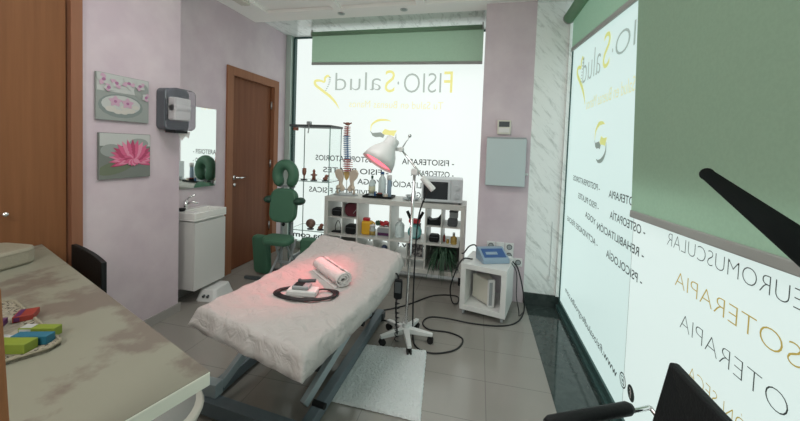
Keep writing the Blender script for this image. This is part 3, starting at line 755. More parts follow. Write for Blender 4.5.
t = thing('grey_box', 'small grey box standing on the dark pouch at right end of shelf', 'box', (-.228, 3.42, .652))
bm = B(); bx(bm, -.042, .042, -.04, .04, 0, .06); finish(bm, 'carton', M['greyp'], t, bevel=.003)
bm = B(); bx(bm, -.044, .044, -.042, .042, .06, .07); finish(bm, 'lid', M['dgrey'], t)
bottle('perfume_bottle', 'round amber perfume bottle in right end compartment', -.215, 3.35, ZM+.001, .032, .115, 'amber', 'steel', neck=.35, caph=.25)
bottle('pill_bottle', 'tiny brown bottle beside the perfume bottle, left of it', -.275, 3.36, ZM+.001, .014, .05, 'amber', 'whitep', neck=.9)
bottle('nail_bottle', 'tiny pink bottle near the divider behind the pill bottle', -.315, 3.40, ZM+.001, .012, .085, 'redc', 'whitep', neck=.6)
t = thing('photo_collage', 'grey photo block in the lower third column behind the pole', 'photo', (-.60, 3.36, .226))
bm = B(); bx(bm, -.085, .075, 0, .03, 0, .135); finish(bm, 'block', M['greyp'], t)
pm = mat('photo_grey', (.35, .34, .32), .4, noise=(30, (.05, .05, .055), .42, .55))
bm = B(); bx(bm, -.08, .07, -.003, -.0005, .005, .13); finish(bm, 'print', pm, t)
t = thing('dark_ball', 'small dark ball in the lower second column by the pillow end', 'ball', (-.93, 3.34, .261)); bm = B(); sphere(bm, (0, 0, .032), .032); finish(bm, 'ball', M['navy'], t, True)

# spider plant
t = thing('spider_plant', 'spider plant with drooping leaves in lower right compartment', 'plant', (-.32, 3.36, zr0+.001))
bm = B(); lathe(bm, [(.045, 0), (.06, .10), (.064, .11), (.056, .11), (.0, .09)]); finish(bm, 'pot', M['pot'], t, True)
bm = B()
for i in range(120):
    a = random.uniform(PI*.98, PI*2.02) if i % 4 else random.uniform(0, 2*PI)
    L_ = random.uniform(.10, .24); up = random.uniform(.02, .13); dr = random.uniform(.05, .26); w = random.uniform(.005, .0085)
    dx, dy = math.cos(a), math.sin(a)
    if dy > 0: L_ *= .5; dr *= .3
    prev = None
    for k in range(9):
        s_ = k/8; r_ = L_*(s_**.85); z = .11+up*math.sin(s_*PI*.8)*1.3-dr*s_**2.2
        y = dy*r_*.85; x = dx*r_
        if y > -.07: x = max(-.150, min(.14, x)); z = max(z, .012)
        z = max(z, -.10)
        p = Vector((x, y, z)); nn = Vector((-dy, dx, 0)).normalized()*w*(1-s_**3*.9)
        cur = (bm.verts.new(p-nn), bm.verts.new(p+nn+Vector((0, 0, .001))))
        if prev: bm.faces.new((prev[0], prev[1], cur[1], cur[0]))
        prev = cur
finish(bm, 'leaves', M['leaf'], t)

# ---- on top of the shelf
# spine model
t = thing('spine_model', 'anatomical spine and pelvis model standing on the shelf unit', 'anatomical model', (-1.435, 3.47, SZ1))
bm = B(); lathe(bm, [(.11, 0), (.11, .008), (0, .008)], sx=1.3, sy=.8); finish(bm, 'base', M['greyp'], t)
bm = B(); cyl(bm, (0, .02, .008), (0, .02, .80), .004); finish(bm, 'rod', M['steel'], t)
def vert_stack(name, z0, z1, n, r, m):
    bm = B()
    for i in range(n):
        z = z0+(z1-z0)*i/(n-1); x = .012*math.sin(z*7)
        cyl(bm, (x, 0, z-.004), (x, 0, z+(z1-z0)/n*.5), r, seg=12)
        box(bm, (x, .015, z), (r*3.4, .01, .007)); box(bm, (x, .028, z-.005), (.008, .03, .006))
    finish(bm, name, M[m], t)
vert_stack('lumbar_vertebrae', .27, .39, 6, .034, 'bone_red')
vert_stack('thoracic_vertebrae', .405, .65, 13, .025, 'bone_blue')
vert_stack('cervical_vertebrae', .66, .755, 6, .022, 'bone_red')
bm = B(); sphere(bm, (0, 0, .79), (.03, .03, .018)); tube(bm, [(-.05, 0, .80), (0, .01, .785), (.045, 0, .80)], .008); finish(bm, 'skull_base', M['terra'], t, True)
bm = B(); prism(bm, [(-.035, .0), (.035, 0), (.022, -.07), (0, -.10), (-.022, -.07)], .03, Matrix(((1, 0, 0, 0), (0, 0, -1, .03), (0, 1, 0, .26), (0, 0, 0, 1)))); finish(bm, 'sacrum', mat('bone_yellow', (.62, .42, .16), .5), t, bevel=.006)
bm = B()
for s in (-1, 1):
    v = [(s*x*1.12, z*1.08-.012) for x, z in ((.03, .245), (.065, .275), (.105, .275), (.125, .235), (.11, .19), (.075, .15), (.08, .10), (.06, .05), (.03, .045), (.012, .075), (.03, .10), (.045, .125), (.035, .17))]
    if s < 0: v = v[::-1]
    prism(bm, v, .036, Matrix(((1, 0, 0, 0), (0, 0, -1, .03), (0, 1, 0, 0), (0, 0, 0, 1))))
finish(bm, 'pelvis', M['bone'], t, bevel=.008)
bm = B()
for s in (-1, 1):
    sphere(bm, (s*.085, -.01, .085), (.026, .026, .026)); tube(bm, [(s*.085, -.01, .085), (s*.10, 0, .05), (s*.095, .0, .012)], .013, 10)
finish(bm, 'femur_heads', M['bone'], t, True)

# tray with bottles
t = thing('black_tray', 'black plastic tray holding bottles on the shelf unit', 'tray', (-1.045, 3.47, SZ1))
bm = B(); bx(bm, -.15, .15, -.085, .085, 0, .008); bx(bm, -.16, .16, -.095, -.085, .004, .024); bx(bm, -.16, .16, .085, .095, .004, .024); bx(bm, -.16, -.15, -.095, .095, .004, .024); bx(bm, .15, .16, -.095, .095, .004, .024)
finish(bm, 'tray', M['black'], t, bevel=.002)
TZ = SZ1+.009
bottle('oil_bottle', 'clear oil bottle with green nozzle at the left of the black tray', -1.13, 3.47, TZ, .036, .225, 'clearp', 'leaf', neck=.3, caph=.14, label_m='lime')
bottle('water_bottle', 'tall clear bottle with blue cap in the middle of the black tray', -1.02, 3.49, TZ, .042, .27, 'clearp', 'blue', neck=.4, caph=.1)
bottle('spray_can', 'slim grey spray can at the right of the black tray', -.935, 3.47, TZ, .024, .24, 'lblue', 'whitep', neck=.95, caph=.22)
bottle('blue_vial', 'tiny blue vial between the two clear bottles', -1.078, 3.42, TZ, .011, .065, 'blue', 'whitep', neck=.8)
t = thing('dark_jar', 'squat dark jar with pink lid at front of the black tray', 'jar', (-1.02, 3.41, TZ)); bm = B(); lathe(bm, [(.03, 0), (.03, .04), (0, .04)]); finish(bm, 'jar', M['black'], t); bm = B(); lathe(bm, [(.026, .04), (.026, .048), (0, .048)]); finish(bm, 'lid', M['redc'], t)
t = thing('beige_jar', 'small beige jar at front right of the black tray', 'jar', (-.955, 3.41, TZ)); bm = B(); lathe(bm, [(.022, 0), (.022, .035), (0, .035)]); finish(bm, 'jar', M['bone'], t); bm = B(); lathe(bm, [(.023, .035), (.023, .045), (0, .045)]); finish(bm, 'lid', M['whitep'], t)
# glass dish
t = thing('glass_dish', 'low stacked glass dishes between the tray and the microwave', 'dish', (-.69, 3.45, SZ1))
bm = B(); lathe(bm, [(.05, 0), (.085, .012), (.088, .016), (.05, .006), (0, .006)]); finish(bm, 'dish', M['clearp'], t, True)
bm = B(); lathe(bm, [(.03, .008), (.055, .05), (.058, .05), (.03, .014), (0, .014)]); finish(bm, 'bowl', M['clearp'], t, True)
# microwave
t = thing('microwave', 'silver white microwave oven on the right end of the shelf unit', 'microwave', (-.36, 3.48, SZ1), .06)
bm = B(); bx(bm, -.205, .205, -.145, .15, .012, .25); finish(bm, 'body', mat('microwave_silver', (.68, .72, .74), .35), t, bevel=.006)
bm = B(); bx(bm, -.20, .085, -.158, -.147, .02, .245); finish(bm, 'door', mat('microwave_door', (.64, .68, .70), .3), t, bevel=.003)
bm = B(); bx(bm, -.185, .06, -.1595, -.1585, .045, .22); finish(bm, 'door_window', mat('dark_window', (.03, .035, .04), .15), t)
bm = B(); bx(bm, .09, .203, -.156, -.147, .02, .245); finish(bm, 'control_panel', mat('microwave_panel', (.62, .66, .68), .4), t, bevel=.002)
for z in (.17, .085):
    bm = B(); cyl(bm, (.145, -.157, z), (.145, -.172, z), .028, seg=24); box(bm, (.145, -.176, z), (.008, .01, .05)); finish(bm, 'knob', mat('microwave_panel', (0, 0, 0)), t, bevel=.001)
for x in (-.18, .18):
    for y in (-.12, .12):
        bm = B(); cyl(bm, (x, y, 0), (x, y, .013), .012); finish(bm, 'foot', M['black'], t)

# ---------------------------------------------------------------- pillar things
t = thing('electrical_panel', 'white electrical cabinet door on the pink pillar beside the back window', 'electrical panel', (.228, YP, 1.043))
bm = B(); bx(bm, -.165, .165, -.045, -.001, .0, .43); finish(bm, 'body', M['greyp'], t, bevel=.003)
bm = B(); bx(bm, -.168, .166, -.058, -.046, .0, .415); finish(bm, 'door', mat('panel_door', (.50, .585, .59), .3), t, bevel=.003)
bm = B(); bx(bm, .168, .185, -.02, -.004, .10, .118); sphere(bm, (.188, -.012, .109), .012); finish(bm, 'latch', M['whitep'], t)
t = thing('thermostat', 'small cream thermostat above the white electrical panel', 'thermostat', (.203, YP, 1.50))
bm = B(); bx(bm, -.058, .058, -.022, -.001, 0, .125); finish(bm, 'body', M['cream'], t, bevel=.004)
bm = B(); bx(bm, -.045, .045, -.024, -.0225, .065, .112); finish(bm, 'display', M['dgrey'], t)
bm = B(); bx(bm, -.045, .045, -.025, -.0225, .015, .055); finish(bm, 'flap', M['paper'], t, bevel=.001)
def outlet(x, z, label, cat='socket', sw=False):
    t = thing('wall_socket' if not sw else 'wall_switch', label, cat, (x, YP, z))
    bm = B(); bx(bm, -.037, .037, -.010, -.001, -.037, .037); finish(bm, 'plate', M['whitep'], t, bevel=.003)
    if sw:
        bm = B(); bx(bm, -.018, .018, -.014, -.0105, -.024, .024); finish(bm, 'rocker', M['white'], t, bevel=.002)
    else:
        bm = B(); cyl(bm, (0, -.0135, 0), (0, -.0105, 0), .024, seg=24); finish(bm, 'socket_ring', M['dgrey'], t)
        bm = B(); cyl(bm, (0, -.0150, 0), (0, -.0137, 0), .018, seg=24); box(bm, (-.008, -.0155, 0), (.004, .002, .004)); box(bm, (.008, -.0155, 0), (.004, .002, .004)); finish(bm, 'socket_face', M['greyp'], t)
pos = {0: .138, 1: .218, 2: .298}
names = [('left', 'upper'), ('left', 'lower'), ('centre', 'upper'), ('centre', 'lower'), ('right', 'upper'), ('right', 'lower')]
outlet(pos[0], .492, 'upper left socket of the block on the pink pillar')
outlet(pos[0], .417, 'lower left socket of the block, beside the blue plug')
outlet(pos[1], .492, 'upper white switch in the middle of the socket block', 'switch', True)
outlet(pos[1], .417, 'lower middle socket of the block behind the grey device')
outlet(pos[2], .492, 'upper right socket of the block on the pink pillar')
outlet(pos[2], .417, 'lower right socket of the block above the single low socket')
outlet(.378, .362, 'single low socket right of the socket block')
t = thing('blue_plug', 'blue round plug with a dark cable behind the white cube', 'plug', (.045, 3.0, .46))
bm = B(); cyl(bm, (0, -.02, 0), (0, .02, 0), .026, seg=20); bx(bm, -.02, .02, -.022, -.01, -.05, 0); finish(bm, 'plug', M['blue'], t, bevel=.004)
bm = B(); tube(bm, [(-.02, 0, .01), (-.05, 0, .05), (-.10, 0, .03), (-.14, 0, -.03), (-.16, -.02, -.03)], .006, 8, 6); finish(bm, 'cable', M['cable'], t, True)
t = thing('marble_switch', 'small white bell push low on the marble column', 'switch', (.645, YP, .25))
bm = B(); bx(bm, -.010, .010, -.014, -.001, -.02, .02); finish(bm, 'button', M['whitep'], t, bevel=.003)
bm = B(); tube(bm, [(0, -.006, .02), (0, -.004, .5)], .0015, 6); finish(bm, 'cord', M['greyp'], t)

# ---------------------------------------------------------------- white cube + devices
rzc = -.235
t = thing('cube_cabinet', 'open white cube cabinet on castors below the wall sockets', 'cabinet', (-.108, 2.735, 0), rzc)
W, Dp, Z0, Z1, th = .365, .38, .045, .425, .042
for nm, a in (('top', (0, W, 0, Dp, Z1-th, Z1)), ('bottom', (0, W, 0, Dp, Z0, Z0+th)), ('side', (0, th, 0, Dp, Z0+th, Z1-th)), ('side', (W-th, W, 0, Dp, Z0+th, Z1-th))):
    bm = B(); bx(bm, *a); finish(bm, nm, M['white'], t, bevel=.0015)
for x in (.03, W-.03):
    for y in (.03, Dp-.03):
        bm = B(); cyl(bm, (x-.008, y, .018), (x+.008, y, .018), .018); bx(bm, x-.012, x+.012, y-.01, y+.01, .03, Z0); finish(bm, 'castor', M['greyp'], t)
def loc(lx, ly): c, s = math.cos(rzc), math.sin(rzc); return (-.108+lx*c-ly*s, 2.735+lx*s+ly*c)
x_, y_ = loc(.185, .15)
t = thing('heater_device', 'pale box device with grey grille inside the white cube', 'device', (x_, y_, Z0+th+.001), rzc+.5)
bm = B(); prism(bm, [(-.10, .08), (.04, .08), (.04, -.07), (-.02, -.09)], .20, Matrix.Translation((0, 0, .01))); finish(bm, 'housing', M['cream'], t, bevel=.008)
bm = B(); bx(bm, -.02, .035, -.115, -.082, .0, .225); finish(bm, 'front', M['whitep'], t, bevel=.006)
bm = B(); bx(bm, -.014, .012, -.118, -.1155, .02, .205)
finish(bm, 'grille', M['greyp'], t)
t = thing('electrotherapy_device', 'blue and grey electrotherapy unit with sloped screen on the white cube', 'device', (loc(.215, .19)[0], loc(.215, .19)[1], Z1+.001), rzc+.62)
bm = B(); v = [(-.09, .0), (.09, .0), (.10, .02), (.10, .07), (-.10, .02)]
prof = [(-.08, .0), (.085, 0), (.085, .10), (.05, .10), (-.08, .035)]
prism(bm, prof, .23, Matrix(((0, 0, 1, -.115), (1, 0, 0, 0), (0, 1, 0, 0), (0, 0, 0, 1)))); finish(bm, 'housing', M['lblue'], t, bevel=.005)
ang = math.atan2(.065, .13)
bm = B(); box(bm, (0, -.013, .0705), (.19, .10, .004), rot=Matrix.Rotation(ang, 3, 'X')); finish(bm, 'screen', mat('device_screen', (.05, .12, .30), .3), t)
bm = B(); box(bm, (-.02, -.020, .0705), (.10, .03, .004), rot=Matrix.Rotation(ang, 3, 'X')); finish(bm, 'display', M['lblue'], t)
bm = B(); cyl(bm, (.125, -.02, .03), (.155, -.03, .03), .014); finish(bm, 'connector', M['whitep'], t)

def cable(label, pts, r=.0055, m='cable', cat='cable', name='cable'):
    bm = B(); tube(bm, pts, r, 8, 10); return tag(finish(bm, name, M[m], None, True), label, cat)
cable('black cable looping from the blue device across the tiles to the lamp pole',
      [(.30, 2.80, .46), (.345, 2.80, .40), (.39, 2.77, .22), (.40, 2.78, .06), (.33, 2.70, .006), (.20, 2.62, .006), (.0, 2.60, .006), (-.20, 2.62, .006), (-.33, 2.60, .006), (-.37, 2.50, .006), (-.31, 2.42, .006), (-.16, 2.42, .006), (-.06, 2.36, .006), (-.10, 2.22, .006), (-.24, 2.14, .006), (-.36, 2.18, .006), (-.41, 2.30, .05), (-.42, 2.33, .5), (-.40, 2.30, .85), (-.35, 2.26, 1.02), (-.325, 2.25, 1.08)])
cable('second thin cable hanging down the right side of the white cube', [(.29, 2.78, .455), (.33, 2.76, .38), (.33, 2.70, .22), (.355, 2.72, .10), (.37, 2.80, .02), (.41, 2.90, .006)], .004)
cable('black cable from the cube running left behind the lamp base', [(-.02, 2.85, .43), (-.10, 2.78, .44), (-.155, 2.74, .33), (-.19, 2.78, .18), (-.17, 2.84, .04), (-.13, 2.92, .006), (-.15, 3.05, .006), (-.35, 3.00, .006), (-.55, 2.75, .006), (-.72, 2.60, .006), (-.95, 2.48, .006)])
cable('thin black lead hanging from the table remote to the floor', [(-.47, 2.02, .50), (-.48, 2.05, .30), (-.50, 2.2, .06), (-.56, 2.42, .006), (-.68, 2.46, .006), (-.74, 2.52, .05)], .006)

# ---------------------------------------------------------------- infrared lamp
t = thing('infrared_lamp', 'white infrared lamp with glowing red bulb on five-star wheeled stand', 'lamp', (-.452, 2.25, 0))
for i in range(5):
    a = i*2*PI/5+PI/2+.35+PI; dx, dy = math.cos(a), math.sin(a); q = Matrix.Rotation(a, 3, 'Z')
    bm = B(); L_ = .19
    v = [(.02, -.022), (L_, -.014), (L_, .014), (.02, .022)]
    a_ = [bm.verts.new(q @ Vector((x, y, .05 if x > .1 else .055))) for x, y in v]; b2 = [bm.verts.new(q @ Vector((x, y, .07 if x > .1 else .095))) for x, y in v]
    bm.faces.new(a_[::-1]); bm.faces.new(b2)
    for k in range(4): bm.faces.new((a_[k], a_[(k+1) % 4], b2[(k+1) % 4], b2[k]))
    leg = finish(bm, 'base_arm', M['whitep'], t, bevel=.004)
    bm = B(); c = Vector((dx*(L_-.015), dy*(L_-.015), .022)); nn = Vector((-dy, dx, 0))
    cyl(bm, c-nn*.016, c-nn*.005, .022); cyl(bm, c+nn*.005, c+nn*.016, .022); cyl(bm, c, c+Vector((0, 0, .03)), .006)
    finish(bm, 'castor', M['rubber'], leg)
bm = B(); cyl(bm, (0, 0, .05), (0, 0, .12), .032, .022, 24); finish(bm, 'hub', M['whitep'], t)
bm = B(); cyl(bm, (0, 0, .11), (.022, 0, 1.16), .0105); finish(bm, 'pole', M['chrome'], t, True)
J = Vector((.024, 0, 1.185)); S0 = Vector((-.075, -.01, 1.335)); CW = Vector((.098, 0, 1.128)); CE = Vector((.150, -.003, 1.075)); K = Vector((-.018, -.01, 1.43))
bm = B(); cyl(bm, S0, CE, .007); finish(bm, 'boom', M['chrome'], t, True)
bm = B(); cyl(bm, J+Vector((0, -.025, 0)), J+Vector((0, .025, 0)), .024); box(bm, J, (.045, .03, .045)); finish(bm, 'joint', M['whitep'], t, bevel=.006)
d_ = (CE-CW).normalized(); bm = B(); cyl(bm, CW-d_*.03, CE+d_*.012, .021, seg=20); finish(bm, 'counterweight', M['whitep'], t, bevel=.005)
bm = B(); cyl(bm, S0, K, .004); sphere(bm, K, .012); finish(bm, 'handle_rod', M['steel'], t, True)
bm = B(); cyl(bm, S0+Vector((0, -.02, 0)), S0+Vector((0, .02, 0)), .018); box(bm, S0+Vector((-.02, 0, -.0)), (.04, .02, .025)); finish(bm, 'swivel', M['whitep'], t, bevel=.004)
axis = Vector((-.44, -.36, -.82)).normalized()
top = Vector((-.128, -.02, 1.405)); 
bm = B()
prof_o = [(.0, -.005), (.042, .0), (.048, .006), (.050, .060), (.056, .068), (.086, .11), (.106, .155), (.116, .205)]
prof_i = [(.112, .205), (.101, .155), (.080, .114), (.046, .078), (.0, .072)]
lathe(bm, prof_o+prof_i, top, 36, axis); finish(bm, 'lamp_shade', M['whitep'], t, True, recalc=True)
bm = B(); lathe(bm, [(0, .08), (.035, .085), (.078, .135), (.098, .175), (.094, .190), (.0, .205)], top, 30, axis); finish(bm, 'bulb', M['bulb'], t, True)
sp = bpy.data.lights.new('red_bulb_light', 'SPOT'); sp.energy = 30; sp.color = (1, .10, .13); sp.spot_size = math.radians(50); sp.spot_blend = 1.; sp.shadow_soft_size = .05
so = bpy.data.objects.new('red_bulb_light', sp); COL.objects.link(so)
p = Vector((-.452, 2.25, 0))+top+axis*.225
so.location = p; tgt = Vector((-.94, 1.69, .60)); so.rotation_euler = (tgt-p).to_track_quat('-Z', 'Y').to_euler()

# ---------------------------------------------------------------- treatment table
NL, NR, FL, FR = Vector((-1.20, 1.235, .60)), Vector((-.582, 1.055, .60)), Vector((-1.125, 2.275, .675)), Vector((-.462, 2.05, .675))
def top_pt(u, v):
    """u across 0..1 left->right, v along 0..1 near->head"""
    p = NL.lerp(NR, u).lerp(FL.lerp(FR, u), v)
    f = 0 if v < .62 else (v-.62)/.38
    p.z = .585+.015*max(0, 1-v*3)+.09*f**1.2
    return p
t = thing('treatment_table', 'electric treatment table with grey scissor frame and padded top', 'treatment table', (-.88, 1.62, 0))
org = Vector((-.88, 1.62, 0))
def slab(name, us, vs, z_off0, z_off1, m, bevel=.012):
    bm = B(); rows = []
    for z in (z_off0, z_off1):
        rows.append([[bm.verts.new(top_pt(u, v)+Vector((0, 0, z))-org) for u in us] for v in vs])
    nu, nv = len(us), len(vs)
    for k in (0, 1):
        for j in range(nv-1):
            for i in range(nu-1): bm.faces.new((rows[k][j][i], rows[k][j][i+1], rows[k][j+1][i+1], rows[k][j+1][i]))
    for j in range(nv-1):
        for i in (0, nu-1): bm.faces.new((rows[0][j][i], rows[0][j+1][i], rows[1][j+1][i], rows[1][j][i]))
    for i in range(nu-1):
        for j in (0, nv-1): bm.faces.new((rows[0][j][i], rows[0][j][i+1], rows[1][j][i+1], rows[1][j][i]))
    return finish(bm, name, M[m], t, bevel=bevel)
slab('mattress', [.03, .97], [.02, .3, .61], -.06, -.012, 'navy')
slab('head_section', [.02, .98], [.63, .8, 1.01], -.06, -.012, 'navy')
slab('platform', [.10, .90], [.08, .4, .95], -.085, -.062, 'bed_metal', .003)
def bar(name, a, b, w, h, m, parent=None):
    a = Vector(a)-org; b = Vector(b)-org; d = b-a
    bm = B(); q = d.to_track_quat('X', 'Z').to_matrix(); box(bm, (a+b)/2, (d.length, w, h), rot=q); return finish(bm, name, M[m], parent or t, bevel=.003)
bar('base_rail', (-1.30, 1.37, .05), (-1.25, 2.45, .05), .05, .06, 'bed_metal')
bar('base_rail', (-.72, 1.30, .05), (-.70, 2.47, .05), .05, .06, 'bed_metal')
bar('cross_rail', (-1.345, 1.36, .055), (-.68, 1.30, .055), .06, .07, 'bed_metal')
bar('cross_rail', (-1.28, 2.42, .05), (-.66, 2.44, .05), .06, .05, 'dgrey')
for xa, xb in ((-1.24, -1.12), (-.77, -.60)):
    bar('scissor_arm', (xa, 1.42, .10), (xb+.03, 2.0, .52), .03, .045, 'bed_light')
    bar('scissor_arm', (xa+.02, 2.36, .10), (xb, 1.25, .50), .03, .045, 'bed_light')
bar('scissor_link', (-1.22, 1.88, .31), (-.70, 1.86, .31), .02, .02, 'dgrey')
bm = B(); bx(bm, -.09, .09, .02, .34, .10, .19); finish(bm, 'motor', M['dgrey'], t, bevel=.01)
for p in ((-1.26, 1.40, .12), (-.70, 1.42, .12), (-.66, 1.83, .31), (-1.2, 1.86, .31)):
    bm = B(); a = Vector(p)-org; cyl(bm, a+Vector((-.02, 0, 0)), a+Vector((.045, -.01, 0)), .014); finish(bm, 'bolt', M['black'], t)
for p in ((-1.33, 1.36), (-.70, 1.28), (-1.25, 2.44), (-.69, 2.46)):
    bm = B(); cyl(bm, Vector((*p, 0))-org, Vector((*p, .022))-org, .02); finish(bm, 'foot', M['rubber'], t)
bm = B(); bx(bm, -.185-1.33+1.33-.0, -.0, 0, 0, 0, 0) if False else None
bm = B(); box(bm, Vector((-1.255, 1.375, .12))-org, (.10, .05, .07)); finish(bm, 'bracket', M['bed_light'], t, bevel=.003)

# paper sheet draped over the table
def drape(name, ov, drop, zoff, m, seed, label, cat, rag=.0):
    rnd = random.Random(seed)
    bm = B(); nu, nv = 46, 80
    ph = [rnd.uniform(0, 6.3) for _ in range(12)]
    P = []
    for j in range(nv+1):
        row = []
        for i in range(nu+1):
            u = -ov+(1+2*ov)*i/nu; v = -ov*.62+(1+ov*.62)*j/nv
            cu = min(max(u, 0), 1); cv = min(max(v, 0), 1)
            p = top_pt(cu, cv)
            du = (u-cu)/ov; dv = (v-cv)/(ov*.62)
            e = max(abs(du), abs(dv))
            edge = min(1., math.hypot(du, dv))
            side = (NR-NL).normalized()*(.020*du) + (NL-FL).normalized()*(.025*-dv if dv < 0 else 0)
            h = drop*(edge)**.95
            p = p+side+Vector((0, 0, -h+zoff))
            if e > 0:
                wv = math.sin(v*26+ph[0])*.5+math.sin(v*47+ph[1])*.3+math.sin(u*23+ph[2])*.5+math.sin(u*41+ph[3])*.3
                p += ((NR-NL).normalized()*(1 if du > 0 else -1 if du < 0 else 0)+(NL-FL).normalized()*(1 if dv < 0 else 0))*.010*wv*edge
                p.z += rag*wv*edge
            p.z += .0022*math.sin(u*31+v*9+ph[4])*math.sin(v*33+ph[5])+.0015*math.sin(v*80+u*14+ph[6])+.002*math.sin(u*19-v*38+ph[7])
            row.append(bm.verts.new(p))
        P.append(row)
    for j in range(nv):
        for i in range(nu): bm.faces.new((P[j][i], P[j][i+1], P[j+1][i+1], P[j+1][i]))
    o = finish(bm, name, M[m], None, True)
    s = o.modifiers.new('s', 'SOLIDIFY'); s.thickness = .0015; s.offset = 1
    return tag(o, label, cat)
drape('treatment_sheet', .085, .085, .004, 'sheet', 3, 'crinkled white paper sheet covering the treatment table', 'sheet', .010)

# rolled towel
def on_table(x, y, dz=0.):
    # z of sheet at x,y
    best = None
    for i in range(41):
        for j in range(81):
            p = top_pt(i/40, j/80); dd_ = (p.x-x)**2+(p.y-y)**2
            if best is None or dd_ < best[0]: best = (dd_, p.z)
    return best[1]+.008+dz
ta, tb = Vector((-.93, 1.85, 0)), Vector((-.665, 1.63, 0))
zt_ = on_table(-.79, 1.71)
t = thing('rolled_towel', 'rolled white towel lit red in the middle of the treatment table', 'towel', (-.795, 1.745, zt_), math.atan2(tb.y-ta.y, tb.x-ta.x))
bm = B(); pts = []
for k in range(60):
    a = k/59*PI*2*3.2; r = .012+.036*k/59
    pts.append((r*math.cos(a)*1.02, .040+r*math.sin(a)*.82))
L2 = .31; n = len(pts)
for s_, sgn in ((0, 1),):
    A1 = []; 
    th = .006
    outer = []; inner = []
    for k in range(n):
        d2 = Vector(pts[min(k+1, n-1)])-Vector(pts[max(k-1, 0)]); d2.normalize(); nn = Vector((-d2.y, d2.x))
        outer.append(Vector(pts[k])+nn*th/2); inner.append(Vector(pts[k])-nn*th/2)
    NX = 14
    ro = [[bm.verts.new((-L2/2+L2*i/NX, q.x+.003*math.sin(i*1.7+k*.1), q.y+.0015*math.sin(i*2.1))) for k, q in enumerate(outer)] for i in range(NX+1)]
    ri = [[bm.verts.new((-L2/2+L2*i/NX, q.x+.003*math.sin(i*1.7+k*.1), q.y+.0015*math.sin(i*2.1))) for k, q in enumerate(inner)] for i in range(NX+1)]
    for i in range(NX):
        for k in range(n-1):
            bm.faces.new((ro[i][k], ro[i+1][k], ro[i+1][k+1], ro[i][k+1])); bm.faces.new((ri[i][k], ri[i][k+1], ri[i+1][k+1], ri[i+1][k]))
        for k in (0, n-1): bm.faces.new((ro[i][k], ri[i][k], ri[i+1][k], ro[i+1][k]))
    for i in (0, NX):
        for k in range(n-1): bm.faces.new((ro[i][k], ro[i][k+1], ri[i][k+1], ri[i][k]))
finish(bm, 'towel', M['towel'], t, True)
bm = B(); bx(bm, -L2/2-.005, L2/2-.01, -.05, .04, -.002, .004); finish(bm, 'towel_flap', M['towel'], t, bevel=.002)

# electrotherapy handset with leads
zt_ = on_table(-.84, 1.50)
t = thing('electrode_handset', 'small grey handset with dark screen and coiled leads on the table', 'device', (-.835, 1.505, zt_), .15)
bm = B(); bx(bm, -.075, .075, -.035, .035, 0, .03); finish(bm, 'housing', M['whitep'], t, bevel=.008)
bm = B(); bx(bm, -.05, .035, -.028, .028, .03, .05); finish(bm, 'handset', M['greyp'], t, bevel=.006)
bm = B(); bx(bm, -.04, .005, -.022, .02, .0505, .053); finish(bm, 'screen', M['black'], t)
bm = B(); cyl(bm, (-.03, .03, .052), (.05, .04, .056), .009); sphere(bm, (-.03, .03, .056), .010); finish(bm, 'clip', M['dgrey'], t)
for k in range(4):
    r = .006*k
    bm = B(); tube(bm, [(-.04, .03, .03), (-.07, .040+r, .012), (-.115-r, .02, .008), (-.115-r, -.02-r, .008), (-.04, -.062-r, .008), (.07, -.062-r, .008), (.145+r, -.03, .008), (.15+r, .02+r, .008), (.10, .045, .012), (.07, .015, .02)], .0042, 6, 6); finish(bm, 'lead', M['cable'], t, True)

t = thing('table_remote', 'black hand remote hanging at the right edge of treatment table', 'remote', (-.440, 1.93, .50))
bm = B(); prism(bm, rrect(.05, .12, .014), .022, Matrix(((1, 0, 0, 0), (0, 0, -1, 0), (0, 1, 0, 0), (0, 0, 0, 1)))); finish(bm, 'body', M['black'], t, bevel=.005)
bm = B(); bx(bm, -.018, .018, -.025, -.0225, -.02, .045); finish(bm, 'keypad', M['dgrey'], t)
bm = B(); tube(bm, [(0, -.01, .06), (-.01, -.005, .085), (-.03, 0, .09)], .005, 8, 4); finish(bm, 'hook', M['black'], t)
bm = B(); tube(bm, [(.012*math.cos(i*1.2), .0+.012*math.sin(i*1.2)-.01, -.06-.0055*i) for i in range(50)], .003, 6); finish(bm, 'coiled_cord', M['cable'], t, True)

# bath mat
bm = B(); q = [(-.755, 2.10), (-.285, 2.155), (-.225, 1.575), (-.735, 1.585)]
nx = 60
for i in range(nx):
    pass
def lerp2(u, v):
    a = Vector(q[3]).lerp(Vector(q[2]), u); b = Vector(q[0]).lerp(Vector(q[1]), u); return a.lerp(b, v)
rnd = random.Random(8); G = []
for j in range(nx+1):
    G.append([])
    for i in range(nx+1):
        p = lerp2(i/nx, j/nx); ed = i in (0, nx) or j in (0, nx)
        G[-1].append(bm.verts.new((p.x+rnd.uniform(-.002, .002), p.y+rnd.uniform(-.002, .002), .003 if ed else .012+rnd.uniform(0, .006))))
for j in range(nx):
    for i in range(nx): bm.faces.new((G[j][i], G[j][i+1], G[j+1][i+1], G[j+1][i]))
tag(finish(bm, 'bath_mat', M['mat_rug'], None, True), 'fluffy white rectangular mat on the tiles beside the treatment table', 'mat')

